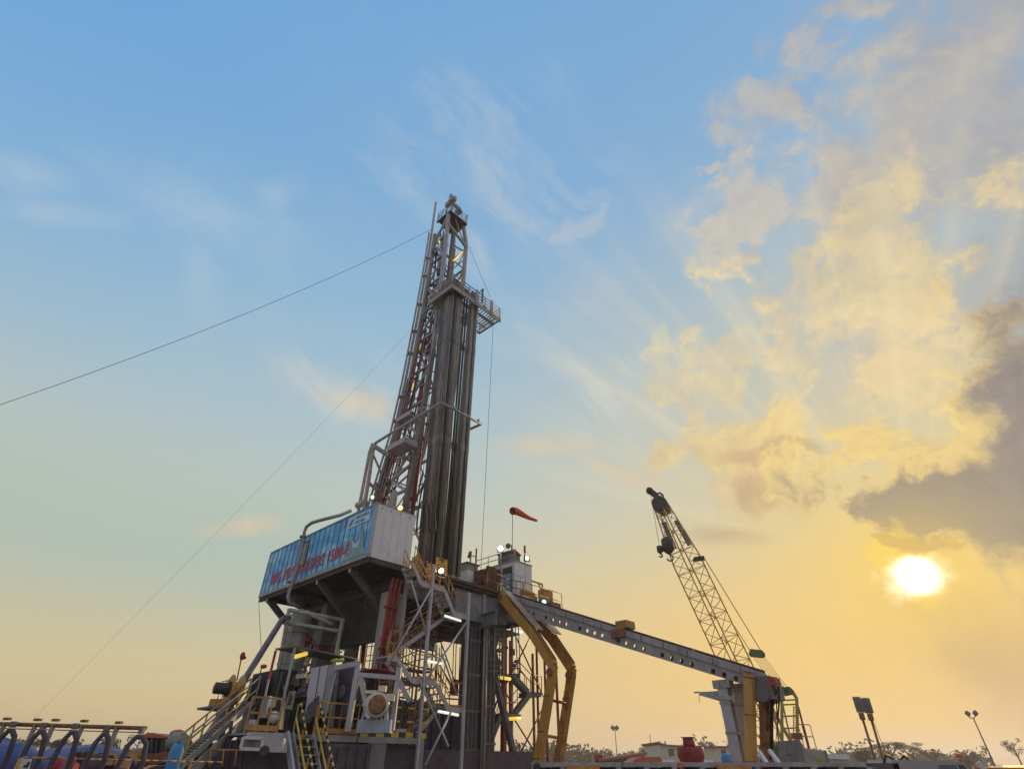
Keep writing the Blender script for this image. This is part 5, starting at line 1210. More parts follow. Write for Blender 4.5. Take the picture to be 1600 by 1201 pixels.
m_ = MB()
for k in range(6): a_ = -.62 + k * .22; m_.hexa([c + Vector((a_ * .9, -.12, -.5)), c + Vector((a_ * .9 + .1, -.12, -.5)), c + Vector((a_ * .9 + .1, .4, -.5)), c + Vector((a_ * .9, .4, -.5))] + [c + Vector((x, y, z)) for x, y, z in ((a_ * .75, -.1, .02), (a_ * .75 + .1, -.1, .02), (a_ * .75 + .1, .35, .02), (a_ * .75, .35, .02))])
m_.box(c + Vector((0, .15, -.72)), 1.35, .55, .45, (X_, Y_, Z)); m_.build('ribbed_base', mat('rib_blue_grey', (.28, .33, .40), .5), t)
sk_ = MB(); sk_.prism([P(573, 1096, Y=24.9), P(580, 1090, Y=24.9), P(583, 1108, Y=24.9), P(577, 1122, Y=24.9), P(570, 1118, Y=24.9)], Y_ * .05); sk_.build('side_guard', m_white, t)
t = thing('hanging_basket', 'dark round basket with cables hanging in the bright gap under the floor', 'basket', P(558, 1030, Y=33))
MB().lathe(P(559, 994, Y=33), Z, [(-.25, .45), (-.1, .55), (.2, .55), (.25, .5)], 16).build('drum', m_black, t)
m_ = MB()
for k in range(10): x = 548 + k * 2.5; m_.tube(P(x, 997, Y=33), P(x - random.uniform(2, 6), 1028 + random.uniform(-4, 6), Y=33), .025, n=5)
m_.build('cable', m_dgrey, t); MB().bar(P(570, 998, Y=33), P(566, 1040, Y=33), .22).build('post', m_red, t)
t = thing('far_railing', 'thin red railing silhouetted in the bright gaps under the floor', 'railing', P(590, 1030, Y=36))
m_ = MB()
for x in (573, 580, 588, 595): m_.tube(P(x + 4, 985, Y=36), P(x - 4, 1045, Y=36), .03, n=5)
for y in (992, 1000, 1008, 1022, 1030): m_.tube(P(568, y + 2, Y=36), P(604, y - 2, Y=36), .025, n=5)
m_.tube(P(528, 1022, Y=36), P(548, 1004, Y=36), .03, n=5); m_.tube(P(537, 1024, Y=36), P(552, 1012, Y=36), .03, n=5)
m_.build('rail', m_red, t)

# hose reel on its platform, inclined walkway
t = thing('hose_reel', 'yellow round hose reel with a dark motor standing on a small raised platform', 'reel', P(362, 1100, Y=26))
c = P(367, 1076, Y=26); ax_ = Vector((.72, .70, 0)).normalized()
MB().lathe(c, ax_, [(-.26, .5), (-.22, .56), (-.18, .3), (.14, .3), (.18, .56), (.24, .5)], 24).build('drum', m_yel, t)
MB().lathe(c - ax_ * .5 + Vector((0, 0, .0)), ax_, [(-.38, .12), (-.34, .22), (.1, .22), (.2, .3)], 16).build('motor', m_black, t)
m_ = MB(); m_.bar(c - Z * .1, c + Vector((-.1, 0, -.95)), .3); m_.box(c + Vector((-.45, 0, -.52)), .75, .5, .3, (X_, Y_, Z)); m_.build('pedestal', m_yel, t)
t = thing('reel_platform', 'small raised steel platform with a red underside and thin railing under the reel', 'platform', P(365, 1103, Y=26))
pl_ = [P(331, 1104.5, Y=25.4), P(372, 1108, Y=25.2), P(372, 1108, Y=25.2) + V * 1.6, P(331, 1104.5, Y=25.4) + V * 1.6]; MB().prism(pl_, Z * .08).build('deck', m_dgrey, t)
for x0, y0, x1, y1 in ((340, 1108, 346, 1128), (365, 1108, 340, 1160), (352, 1110, 343, 1122)): MB().bar(P(x0, y0, Y=25.5), P(x1, y1, Y=25.5), .09).build('strut', m_red, t)
m_ = MB(); m_.prism([P(355, 1114, Y=25.2), P(347, 1150, Y=25.2), P(337, 1150, Y=25.2), P(345, 1112, Y=25.2)], Y_ * .2); m_.build('support_plate', m_brown, t)
railing(t, [P(336, 1104, Y=25.5), P(350, 1100, Y=26.6)], .95, m_orng, (1, .6), .4, 'railing', .02)
t = thing('pole_lamp', 'thin leaning pole lamp with a small reddish head above the hose reel', 'lamp', P(371, 1060, Y=26.3))
MB().tube(P(370, 1062, Y=26.3), P(377, 1028, Y=26.3), .03).build('pole', m_red, t); m_ = MB(); m_.ball(P(379, 1024, Y=26.3), .12, 8, (1, 1, 1.5)); m_.bar(P(377, 1028, Y=26.3), P(384, 1026, Y=26.3), .1); m_.build('head', m_red, t)
t = thing('pole_lamp', 'shorter red pole lamp beside the slanting dark pipe', 'lamp', P(406, 1058, Y=27))
MB().tube(P(404, 1058, Y=27), P(410, 1038, Y=27), .03).build('pole', m_orng, t); MB().ball(P(412, 1040, Y=27), .12, 8, (1.4, 1, .8)).build('head', m_redb, t)
t = thing('inclined_walkway', 'long inclined steel walkway with handrails running down to the left yard', 'walkway', P(300, 1190, Y=22))
qa, qb = P(398, 1094, Y=25.6), P(283, 1196, Y=22.0)
flight(t, qa, qb, V * .9, m_olive, 'flight', None, (), 26, .22)
for k, h in ((0, .45), (0, .9), (.9, .45), (.9, .9)): MB().tube(qa + V * k + Z * h, qb + V * k + Z * h, .035, n=6).build('handrail', m_orng if k else m_olive, t)
for j in range(7):
    for k in (0, .9): p = qa.lerp(qb, j / 6) + V * k; MB().tube(p, p + Z * .9, .03, n=6).build('baluster', m_orng, t)
m_ = MB()
for k in range(4): m_.tube(qa - Z * (.25 + .12 * k) + U * .1, qb - Z * (.25 + .12 * k) + U * .1, .05, n=6)
m_.build('pipe_run', m_olive, t)
for x, y in ((330, 1155), (362, 1125), (388, 1105)): 
    p = P(x, y, Y=24); MB().bar(p, p - Z * 2.5 + X_ * .4, .1).build('support', m_drab, t)

# ================================================================== LEFT FOREGROUND
def hoop(t, cx, cy, d, w, lean, mt):
    top = P(cx, cy, Y=d); hw = w / 2; pts = []
    for s_ in (-1, 1):
        seq = []
        if s_ < 0:
            seq = [top + Vector((-hw - lean * .6, -.16, -2.0)), top + Vector((-hw * .98, -.06, -.45)), top + Vector((-hw * .7, -.05, -.16)), top + Vector((-hw * .3, 0, -.03))]
        else:
            seq = [top + Vector((hw * .3, .0, -.03)), top + Vector((hw * .75, .05, -.12)), top + Vector((hw * .99, .08, -.4)), top + Vector((hw - lean * .4, .12, -2.0))]
        pts += seq
    return MB().pipe(pts, .042, 10)
hoops = [(18, 1137, 'leftmost steel hoop under the top rail, cut by the picture edge'), (66, 1139, 'second steel hoop from the left, just right of the left blue cover'), (115, 1140, 'middle steel hoop, before the left end of the wide blue cover'),
         (165, 1143, 'fourth steel hoop, before the right end of the wide blue cover'), (219, 1147, 'thickest steel hoop at the right end of the top rail beside the loader')]
for k, (x, y, lb) in enumerate(hoops):
    t = thing('steel_hoop', lb, 'hoop', P(x, 1196, Y=11), 'steel hoops under the top rail')
    mb = hoop(t, x, y, 11.0, .22 if k < 4 else .34, .10, None); mb.build('tube', m_drab, t)
    p = P(x, y, Y=11.0); MB().box(p + Z * .06, .07, .08, .09, (X_, Y_, Z)).build('clamp', m_dgrey, t)
t = thing('top_rail', 'pinkish steel rail on slanted posts crossing above the steel hoops', 'rail', P(100, 1190, Y=11.1))
mb = MB(); mb.tube(P(-60, 1128, Y=11.1), P(229, 1136.5, Y=11.1), .032); mb.build('rail', m_brown, t)
for x, y in ((9, 1127), (57, 1128.5), (85, 1129), (130, 1130.5), (184, 1133)):
    p = P(x, y, Y=11.1); MB().bar(p, p + Vector((-.10, .1, -2.3)), .07, .05).build('post', m_olive, t); MB().box(p + Z * .05, .10, .08, .04, (X_, Y_, Z)).build('bracket', m_brown, t)
mb = MB(); mb.tube(P(-20, 1136, Y=11.4), P(215, 1143, Y=11.4), .008, n=5); mb.build('wire', m_wire, t)
def tarp(pts, d, depth, label):
    """a draped cover: ridge profile in pixels, sides falling to the ground"""
    pts = [(pts[0][0] - 6, None)] + pts + [(pts[-1][0] + 6, None)]; nx = len(pts); mb = MB(); rows = 7; vs = []; fs = []
    for j in range(rows):
        fy = j / (rows - 1); hgt = math.sin(math.pi * min(1, max(0, .12 + .76 * fy))) ** .7
        for i, (x, y) in enumerate(pts):
            p = P(x, y if y else 1190, Y=d); p.z = p.z if y else .06
            vs.append(Vector((p.x, d - depth / 2 + depth * fy + .12 * math.sin(i * 2.3 + j), max(.05, p.z * hgt + random.uniform(-.05, .05)))))
    for j in range(rows - 1):
        for i in range(nx - 1): a = j * nx + i; fs.append((a, a + 1, a + nx + 1, a + nx))
    n0 = len(vs)
    for i in range(nx): vs.append(Vector((vs[i].x, vs[i].y - .05, 0)))
    for i in range(nx - 1): fs.append((n0 + i, n0 + i + 1, i + 1, i))
    n1 = len(vs)
    for i in range(nx): q = vs[(rows - 1) * nx + i]; vs.append(Vector((q.x, q.y + .05, 0)))
    for i in range(nx - 1): fs.append((n1 + i, n1 + i + 1, (rows - 1) * nx + i + 1, (rows - 1) * nx + i))
    mb.add(vs, fs, True); o = mb.build('tarpaulin_cover', m_blue, None, (vs[nx // 2].x, d, 0)); return tag(o, label, 'tarpaulin', 'blue tarpaulin covers in the yard')
tarp([(-70, 1168), (-40, 1155), (-12, 1149), (8, 1150), (22, 1156), (36, 1161), (43, 1172), (47, 1195)], 20, 5, 'blue tarpaulin cover at the far left edge behind the first steel hoop')
tarp([(70, 1186), (82, 1178), (97, 1170), (110, 1164), (130, 1161.5), (150, 1161), (165, 1163), (174, 1168), (180, 1176), (184, 1190)], 24, 6, 'widest blue tarpaulin cover, long low dome behind the middle steel hoops')
tarp([(200, 1178), (206, 1171), (215, 1168), (226, 1168), (232, 1176)], 36, 4, 'small far blue tarpaulin cover glimpsed beside the loader')
# yellow brown guard rail across the yard edge
t = thing('guard_rail', 'yellow and dark pipe guard rail crossing low in front of the left yard', 'railing', P(150, 1196, Y=10))
mb = MB(); n = 22
for k in range(n): mb.mi = (k * 7 % 3 == 0); mb.tube(P(34 + k * 14.2, 1182.2 + k * .33, Y=10 + k * .3), P(34 + (k + 1) * 14.2, 1182.2 + (k + 1) * .33, Y=10 + (k + 1) * .3), .017, n=6)
mb.build('rail', [m_orng, m_dgrey], t)
for x in (33, 108, 205, 300): p = P(x, 1183, Y=10 + (x - 34) / 14.2 * .3); MB().tube(Vector((p.x, p.y, 0)), p, .03).build('post', m_orng, t)
t = thing('hazard_sign', 'white sign plate with a dark curved mark hung on the guard rail', 'sign', P(42, 1199, Y=9.9))
sg = MB().prism([P(34, 1184, Y=9.9), P(49, 1184, Y=9.9), P(44, 1201, Y=9.9), P(29, 1201, Y=9.9)], Y_ * .02).build('plate', m_white2, t)
MB().pipe([P(45.5, 1189, Y=9.87), P(44, 1193, Y=9.87), P(41, 1195.5, Y=9.87), P(37.5, 1196, Y=9.87)], .02, 6).build('mark', m_black, sg)
t = thing('red_valve', 'bright pink red wing valve seen low behind the guard rail', 'valve', P(97, 1200, Y=12))
m_ = MB()
for x in (89, 108): m_.lathe(P(x, 1191, Y=12), Vector((.3, 0, 1)), [(-.25, .05), (-.2, .14), (.0, .13), (.1, .06)], 10)
m_.tube(P(84, 1199, Y=12), P(118, 1199, Y=12), .09); m_.build('body', mat('pink_red', (.40, .05, .08), .5, 0, .1, 3), t)
m_ = MB(); m_.tube(P(97, 1196, Y=12), Vector((P(97, 1196, Y=12).x, 12, 0)), .12); m_.build('stem', m_maroon, t)
t = thing('pump_skid', 'dark maroon machinery skid with a round wheel behind the guard rail', 'machine', P(155, 1200, Y=14))
m_ = MB()
for k in range(18): m_.box(P(random.uniform(122, 184), random.uniform(1187, 1200), Y=14 + random.uniform(-.5, .5)), random.uniform(.15, .6), .4, random.uniform(.1, .35), (X_, Y_, Z))
m_.prism([P(142, 1182, Y=14), P(150, 1177, Y=14), P(155, 1186, Y=14), P(140, 1192, Y=14)], Y_ * .5); m_.box(P(150, 1199, Y=14) - Z * .8, 1.4, .8, 1.5, (X_, Y_, Z)); m_.build('body', mat('sooty_maroon', (.06, .02, .025), .6, 0, .4, 3), t)
MB().lathe(P(150, 1192, Y=13.4), Y_, [(-.08, .03), (-.08, .17), (.05, .17), (.05, .03)], 16).build('wheel', m_drab, t)
MB().tube(P(131, 1166, Y=13.8), P(127, 1180, Y=13.8), .02).build('lever', m_dgrey, t)
# wheel loader
t = thing('wheel_loader', 'yellow wheel loader with an orange roofed glass cab parked in the left yard', 'loader', Vector((P(222, 1190, Y=26).x, 26, 0)))
K = lambda x, y, d=26.0: P(x, y, Y=d)
MB().prism([K(182, 1172), K(196, 1170), K(236, 1176), K(268, 1172), K(268, 1188), K(236, 1194), K(182, 1191)], Y_ * 2.0).build('body', m_brown, t)
cbn = MB()
for q0, q1 in (((229, 1150), (227, 1180)), ((241, 1150), (236, 1180)), ((258, 1151), (253, 1178)), ((247, 1150), (243, 1179))):
    for dy in (.12, 1.5): cbn.bar(K(*q0, 26 + dy), K(*q1, 26 + dy), .1)

for x, y in ((229, 1150.5), (258, 1151.5)): cbn.bar(K(x, y, 26.1), K(x, y, 27.6), .08)
cbn.bar(K(229, 1150.5, 26.12), K(258, 1151.5, 26.12), .08)
cbn.build('cab_frame', m_black, t); MB().prism([K(230, 1151, 26.2), K(257, 1151, 26.2), K(252, 1179, 26.2), K(228, 1180, 26.2)], Y_ * 1.2).build('cab_glass', m_glass, t)
MB().prism([K(226, 1146), K(236, 1143.5), K(259, 1149), K(259, 1152), K(227, 1151)], Y_ * 1.7).build('cab_roof', m_orange, t)
for x in (196, 246): MB().lathe(K(x, 1190, 25.7) - Z * .9, Y_, [(0, .3), (0, .72), (.1, .8), (.5, .8), (.6, .7)], 20).build('wheel', m_black, t)
MB().prism([K(176, 1184, 25.8), K(186, 1172, 25.8), K(190, 1188, 25.8), K(186, 1199, 25.8)], Y_ * 2.4).build('bucket', m_brown, t)
m_ = MB(); m_.bar(K(188, 1184, 25.7), K(222, 1178, 25.7), .25, .35); m_.lathe(K(203, 1192, 25.4), Y_, [(-.1, .12), (-.1, .32), (.1, .32), (.1, .12)], 16); m_.build('lift_arm', m_orng, t)
t = thing('gas_cylinder', 'bright blue upright cylinder standing beside the inclined walkway', 'cylinder', Vector((P(272, 1190, Y=17).x, 17, 0)))
c = Vector((P(271, 1190, Y=17).x, 17, 0)); MB().lathe(c, Z, [(0, .16), (1.98, .17), (2.1, .14), (2.14, .08)], 20).build('shell', m_cyl, t); MB().lathe(c, Z, [(2.12, .06), (2.22, .06)], 10).build('valve', m_dgrey, t); MB().lathe(c, Z, [(1.45, .176), (1.52, .176)], 20, False).build('strap', m_black, t)
t = thing('mixer_drum', 'pale green conical mixer drum with a red cap behind the blue cylinder', 'mixer', Vector((P(282, 1190, Y=24).x, 24, 0)))
c = K(277, 1156, 24); ax_ = Vector((.85, .1, -.45)).normalized(); MB().lathe(c, ax_, [(-.3, .10), (-.27, .24), (.0, .34), (.32, .30), (.7, .16)], 20).build('drum', mat('pale_green', (.22, .28, .23), .5, 0, .25, 3), t)
MB().prism([K(270, 1163, 24.2), K(290, 1160, 24.2), K(296, 1196, 24.2), K(268, 1196, 24.2)], Y_ * .8).build('chassis', m_drab, t); MB().ball(K(277, 1145, 24), .2, 10, (1.5, 1, .7)).build('cap', m_redb, t)

# ================================================================== RIGHT FOREGROUND
t = thing('steel_skid', 'long grey steel skid beam running along the bottom edge right of the rig', 'skid', Vector((4.5, 22, 0)))
x0, x1 = P(832, 1190, Y=22).x, P(1352, 1190, Y=22).x
sk = MB()
def sbox(mb, xa, xb, y0, y1, z0, z1): return mb.hexa([Vector(p) for p in ((xa, y0, z0), (xb, y0, z0), (xb, y1, z0), (xa, y1, z0), (xa, y0, z1), (xb, y0, z1), (xb, y1, z1), (xa, y1, z1))])
sbox(sk, x0, x1, 22, 23.6, 1.62, 1.745); sbox(sk, x0, x1, 22, 22.2, .1, .3); sk.build('top_beam', m_grey, t)
for k in range(13):
    xa = x0 + (x1 - x0) * k / 12.0; MB().hexa([Vector(p) for p in ((xa, 22.02, .3), (xa + .18, 22.02, .3), (xa + .18, 23.5, .3), (xa, 23.5, .3), (xa, 22.02, 1.617), (xa + .18, 22.02, 1.617), (xa + .18, 23.5, 1.617), (xa, 23.5, 1.617))]).build('upright', m_grey, t)
sbox(MB(), x0 + .2, x1 - .1, 23.0, 23.3, .3, 1.6).build('back_plate', m_drab, t)
for xa in (P(885, 1195, Y=21.9).x, P(1120, 1195, Y=21.9).x): sbox(MB(), xa, xa + 1.1, 21.7, 21.98, .1, 1.66).build('orange_panel', m_orng, t)
MB().lathe(Vector((P(839, 1196, Y=21.9).x, 21.9, 1.62)), Y_, [(-.1, .05), (-.1, .12), (.1, .12)], 12).build('lifting_eye', m_black, t)
def ramp(q0, q1, label):
    tag(MB().bar(P(*q0, Y=23.8), P(*q1, Y=22.6) - Z * .6, .12, .12).build('loading_ramp', m_white, None, P(*q1, Y=22.6)), label, 'ramp')
ramp((1186, 1173), (1214, 1193), 'left of two pale sloping ramp plates at the foot of the brown column')
ramp((1202, 1171), (1236, 1193), 'right of two pale sloping ramp plates in front of the crane cab')

# people
def person(x, ytop, d, label, helmet, cloth, face=(0, -1, 0), h=1.72):
    top = P(x, ytop, Y=d); base = Vector((top.x, d, 0)); hh = top.z
    t = thing('person', label, 'person', base)
    f = Vector(face).normalized(); r = f.cross(Z); k = hh / 1.80
    J = lambda fx, rx, z: base + f * (fx * k) + r * (rx * k) + Z * (z * k)
    me = bpy.data.meshes.new('body')
    vs = [J(0, 0, .98), J(0, 0, 1.18), J(0, 0, 1.40), J(0, 0, 1.53), J(.01, 0, 1.66), J(0, .09, .93), J(.01, .10, .50), J(-.02, .10, .09), J(.14, .11, .04), J(0, -.09, .93), J(.03, -.10, .50), J(0, -.10, .09), J(.16, -.11, .04),
          J(0, .19, 1.42), J(-.02, .25, 1.14), J(.08, .24, .90), J(.11, .235, .80), J(0, -.19, 1.42), J(-.01, -.25, 1.14), J(.10, -.23, .90), J(.13, -.225, .80)]
    es = [(0, 1), (1, 2), (2, 3), (3, 4), (0, 5), (5, 6), (6, 7), (7, 8), (0, 9), (9, 10), (10, 11), (11, 12), (2, 13), (13, 14), (14, 15), (15, 16), (2, 17), (17, 18), (18, 19), (19, 20)]
    rs = [.14, .145, .15, .058, .092, .095, .068, .05, .04, .095, .068, .05, .04, .068, .05, .036, .034, .068, .05, .036, .034]
    me.from_pydata([v - base for v in vs], es, []); o = bpy.data.objects.new('body', me); COL.objects.link(o)
    md = o.modifiers.new('skin', 'SKIN'); md.use_smooth_shade = True
    for v_, q in zip(me.skin_vertices[0].data, rs): v_.radius = (q * k, q * k)
    me.skin_vertices[0].data[0].use_root = True
    o.modifiers.new('sub', 'SUBSURF').levels = 1
    dg = bpy.context.evaluated_depsgraph_get(); m2 = bpy.data.meshes.new_from_object(o.evaluated_get(dg)); COL.objects.unlink(o); bpy.data.objects.remove(o)
    m2.materials.clear(); m2.materials.append(cloth); m2.materials.append(m_skin)
    for p_ in m2.polygons:
        z_ = p_.center.z / k; p_.use_smooth = True
        p_.material_index = 1 if z_ > 1.52 or (z_ < .88 and z_ > .7 and abs(p_.center.dot(r)) > .17 * k) else 0
    b = bpy.data.objects.new('body', m2); COL.objects.link(b); b.parent = t; ORG[b.name] = base
    for s_ in (-1, 1):
        hd = MB()
        for q in range(5):
            a0 = J(.11 + .02 * q - .03, .235 * s_, .80); hd.pipe([J(.09 + .014 * q, .235 * s_, .80), J(.10 + .016 * q, .23 * s_, .75), J(.10 + .012 * q, .215 * s_, .71 + (.03 if q in (0, 4) else 0))], .009 * k, 6)
        hd.build('hand', m_skin, t)
    fc = MB(); fc.lathe(J(.09, 0, 1.655), f, [(0, .018 * k), (.03 * k, .008 * k)], 8)
    for s_ in (-1, 1): fc.ball(J(.085, .035 * s_, 1.685), .012 * k, 6); fc.ball(J(0, .095 * s_, 1.66), .025 * k, 6, (.5, .5, 1.2))
    fc.build('face', m_skin, t)
    hl = MB(); hl.lathe(J(0, 0, 1.69), Z, [(0, .115 * k), (.05 * k, .118 * k), (.09 * k, .09 * k), (.11 * k, .03 * k)], 16); hl.lathe(J(.03, 0, 1.69), Z, [(-.005, .135 * k), (.008, .135 * k)], 16); hl.build('helmet', helmet, t)
    bt = MB()
    for s_ in (-1, 1): bt.box(J(.07, .11 * s_, .035), .26 * k, .1 * k, .07 * k, (f, r, Z))
    bt.build('boots', m_black, t)
person(1497, 1176, 28, 'person in a red helmet and dark coverall standing behind the grey van', m_redb, m_cover, (-.3, -1, 0))
person(1063, 1188.3, 21, 'person in an orange helmet and coverall standing in front of the steel skid', m_orange, m_orange, (.2, -1, 0))

# grey van and twin floodlight mast at the right
t = thing('grey_van', 'grey van with a dark side window parked along the lower right edge', 'van', Vector((P(1460, 1195, Y=24).x, 24, 0)))
va, vb = P(1394, 1190, Y=24).x, P(1537, 1190, Y=24).x
vp = [Vector((x, 24, z)) for x, z in ((va, .45), (vb + .2, .45), (vb + .2, .95), (vb - .3, 1.1), (vb - .75, 1.74), (vb - 1.2, 1.80), (va + .1, 1.82), (va, 1.7))]
MB().prism(vp, Y_ * 1.8).build('body', mat('van_grey', (.30, .29, .30), .3, .1, .06, 1), t)
MB().plate([Vector((x, 23.985, z)) for x, z in ((vb - 1.75, 1.15), (vb - 1.0, 1.15), (vb - 1.1, 1.66), (vb - 1.75, 1.66))], .012).build('side_window', m_glass, t)
MB().plate([Vector((x, 23.985, z)) for x, z in ((vb - .92, 1.12), (vb - .45, 1.12), (vb - .82, 1.66), (vb - 1.0, 1.68))], .012).build('windscreen', m_black, t)
for x in (va + .8, vb - .5): MB().lathe(Vector((x, 23.9, .36)), Y_, [(0, .15), (0, .34), (.05, .36), (.22, .36)], 20).build('wheel', m_black, t)
MB().bar(Vector((vb - .3, 23.9, 1.75)), Vector((vb - .15, 23.9, 1.45)), .1, .2).build('mirror', m_white2, t)
t = thing('generator_set', 'small dark generator with lifting handles between the skid and the grey van', 'generator', Vector((P(1375, 1195, Y=24).x, 24, 0)))
c = Vector((P(1381, 1190, Y=24.3).x, 24.3, 0)); sbox(MB(), c.x - .45, c.x + .35, 24.0, 25.2, .1, 1.72).build('body', m_drab, t); sbox(MB(), c.x - 1.1, c.x - .5, 24.0, 24.8, .1, 1.6).build('fuel_box', m_dgrey, t)
m_ = MB(); m_.pipe([c + Vector((.0, 0, 1.72)), c + Vector((.15, 0, 1.95)), c + Vector((.3, 0, 1.92)), c + Vector((.42, 0, 1.72))], .05, 6); m_.pipe([c + Vector((.6, 0, 1.75)), c + Vector((.85, 0, 1.95)), c + Vector((1.0, 0, 1.78))], .05, 6); m_.build('handle', m_black, t)
def mast_light(x0, y0, x1, y1, hw, hh, d, label):
    top, base = P(x0, y0, Y=d), P(x1, y1, Y=d); base = base + (base - top).normalized() * 1.9; base.z = 0 if base.z < .6 else base.z
    t = thing('floodlight_mast', label, 'floodlight', Vector((base.x, base.y, 0)))
    d_ = (top - base).normalized(); MB().tube(base, top, .06, .05).build('pole', m_brown, t)
    f = Vector((.35, .9, -.1)).normalized(); x = f.cross(Z).normalized(); y = (d_ - f * d_.dot(f)).normalized(); x = y.cross(f)
    c = top + d_ * hh * .6; MB().box(c, hw, hh, .16, (x, y, f)).build('lamp_head', m_dgrey, t); MB().box(c + f * .085, hw * .9, hh * .9, .01, (x, y, f)).build('lens', m_white2, t)
    m_ = MB(); m_.bar(top - x * hw * .3, top + x * hw * .3, .08); m_.box(top - d_ * .1, .2, .25, .2, (x, y, f)); m_.build('bracket', m_brown, t)
mast_light(1345.5, 1114, 1364, 1175, .30, .60, 28, 'left one of a pair of dark floodlights on thin leaning masts')
mast_light(1359, 1115, 1377, 1176, .34, .58, 28, 'right one of a pair of dark floodlights on thin leaning masts')
tag(MB().tube(P(1362, 1120, Y=28), P(1383, 1172, Y=30), .012, n=5).build('stay_wire', m_wire, None, P(1383, 1172, Y=30)), 'thin stay wire running down right from the paired floodlights', 'wire')
def yard_lamp(xl, yl, xr, yr, xb, yb, xp, yp, d, label):
    base = P(xb, yb, Y=d); top = P(xp, yp, Y=d); base = Vector((base.x + (base.x - top.x) * .0, d, 0))
    t = thing('yard_lamp', label, 'lamp post', base); MB().tube(base, top, .12, .07, n=6).build('pole', m_dgrey, t)
    arm = MB(); arm.pipe([P(xl, yl + 3, Y=d), P(xl + (xp - xl) * .4, yp - 1, Y=d), top, P(xr - (xr - xp) * .4, yp - 1, Y=d), P(xr, yr + 3, Y=d)], .06, 6); arm.build('cross_arm', m_dgrey, t)
    for x, y, k in ((xl, yl, -1), (xr, yr, 1)): c = P(x, y, Y=d); MB().box(c, d * .006, .3, d * .0055, (Vector((.8, 0, -.6 * -k)).normalized(), Y_, Vector((.6 * -k, 0, .8)).normalized())).build('lamp_head', m_dgrey, t)
yard_lamp(1512, 1113.5, 1524, 1113, 1554, 1194, 1521, 1121, 80, 'tall twin headed yard lamp at the right edge of the yard')
yard_lamp(957.5, 1136, 963.5, 1136, 965, 1194, 961, 1140, 130, 'small far twin headed yard lamp left of the white building')
tag(MB().tube(P(1018, 1194, Y=120), P(1015.5, 1146, Y=120), .07, n=5).build('radio_mast', m_dgrey, None, P(1018, 1194, Y=120)), 'bare thin pole standing between the trees and the white building', 'pole')

# buildings and tanks in the distance
t = thing('yard_building', 'long pale low building with a red roof edge beyond the maroon tank', 'building', Vector((P(1095, 1192, Y=95).x, 95, 0)))
B_ = lambda x, y, d=95: P(x, y, Y=d)
MB().prism([B_(1032, 1162), B_(1160, 1166), Vector((B_(1160, 1166).x, 95, 0)), Vector((B_(1032, 1162).x, 95, 0))], Y_ * 12).build('wall', m_cream, t)
MB().prism([B_(1028, 1157.5, 94.6), B_(1040, 1161.5, 94.6), B_(1060, 1163, 94.6), B_(1163, 1164.6, 94.6), B_(1163, 1166.8, 94.6), B_(1040, 1163.5, 94.6), B_(1031, 1161, 94.6)], Y_ * 13).build('roof', m_roofr, t)
for x, y, w in ((1049, 1174, 1.1), (1131, 1175, 1.0)): MB().box(B_(x, y, 94.95), w * .7, .08, w * .8, (X_, Y_, Z)).build('window', m_dgrey, t)
for x in (1033, 1042): MB().box(B_(x, 1178, 94.97), .25, .06, 3.4, (X_, Y_, Z)).build('wall_joint', m_white2, t)
for x in (1098, 1110): MB().prism([B_(x, 1157.5, 94), B_(x + 2.5, 1158, 94), B_(x + 10, 1165, 94), B_(x + 5, 1165, 94)], Y_ * 2).build('roof_vent', m_cream, t)
t = thing('maroon_tank', 'dark red tank with a square flanged neck in front of the pale building', 'tank', Vector((P(1082, 1192, Y=45).x, 45, 0)))
c = Vector((P(1081.5, 1190, Y=45).x, 45, 0)); q = lambda y: P(1081, y, Y=45).z
MB().lathe(c, Z, [(0, .75), (q(1189), .78), (q(1181), .92), (q(1167), .92), (q(1166), .90)], 24).build('shell', m_maroon, t)
MB().lathe(c, Z, [(q(1166.2), .45), (q(1151.5), .40)], 8).build('neck', m_maroon, t); MB().lathe(c, Z, [(q(1151.4), .52), (q(1150.3), .52)], 8).build('flange', m_red, t)
t = thing('white_shed', 'small shed with a pale blue white roof right of the crane', 'shed', Vector((P(1310, 1192, Y=70).x, 70, 0)))
MB().prism([P(1293, 1183, Y=70), P(1326, 1185, Y=70), Vector((P(1326, 1185, Y=70).x, 70, 0)), Vector((P(1293, 1183, Y=70).x, 70, 0))], Y_ * 5).build('wall', m_cream, t)
MB().prism([P(1291, 1176.5, Y=69.5), P(1325, 1177, Y=69.5), P(1329, 1185, Y=69.5), P(1294, 1184, Y=69.5)], Y_ * 6).build('roof', mat('shed_roof', (.55, .62, .68), .4), t)
t = thing('orange_tent', 'low orange tarpaulin tent left of the pale building', 'tent', Vector((P(1010, 1192, Y=60).x, 60, 0)))
MB().prism([P(x, y, Y=60) for x, y in ((989, 1188), (993, 1183.5), (1003, 1181.5), (1031, 1181), (1034, 1184), (1034, 1194), (989, 1194))], Y_ * 4).build('cover', m_orange, t)
MB().prism([P(981, 1188, Y=60), P(989, 1188, Y=60), P(989, 1190.5, Y=60), P(981, 1190, Y=60)], Y_ * 2).build('side_flap', m_white2, t)
t = thing('yard_roof', 'long low sloping roof with a red ridge beyond the orange tent', 'shed', Vector((P(960, 1192, Y=75).x, 75, 0)))
MB().prism([P(936, 1187, Y=75), P(1001, 1177.5, Y=75), P(1004, 1194, Y=75), P(936, 1194, Y=75)], Y_ * 6).build('wall', m_olive, t); MB().bar(P(934, 1186.5, Y=74.6), P(1002, 1176.5, Y=74.6), 6.5, .25).build('roof', m_roofr, t); MB().box(P(936, 1188, Y=74), 1.0, .5, 1.2, (X_, Y_, Z)).build('end_post', m_maroon, t)
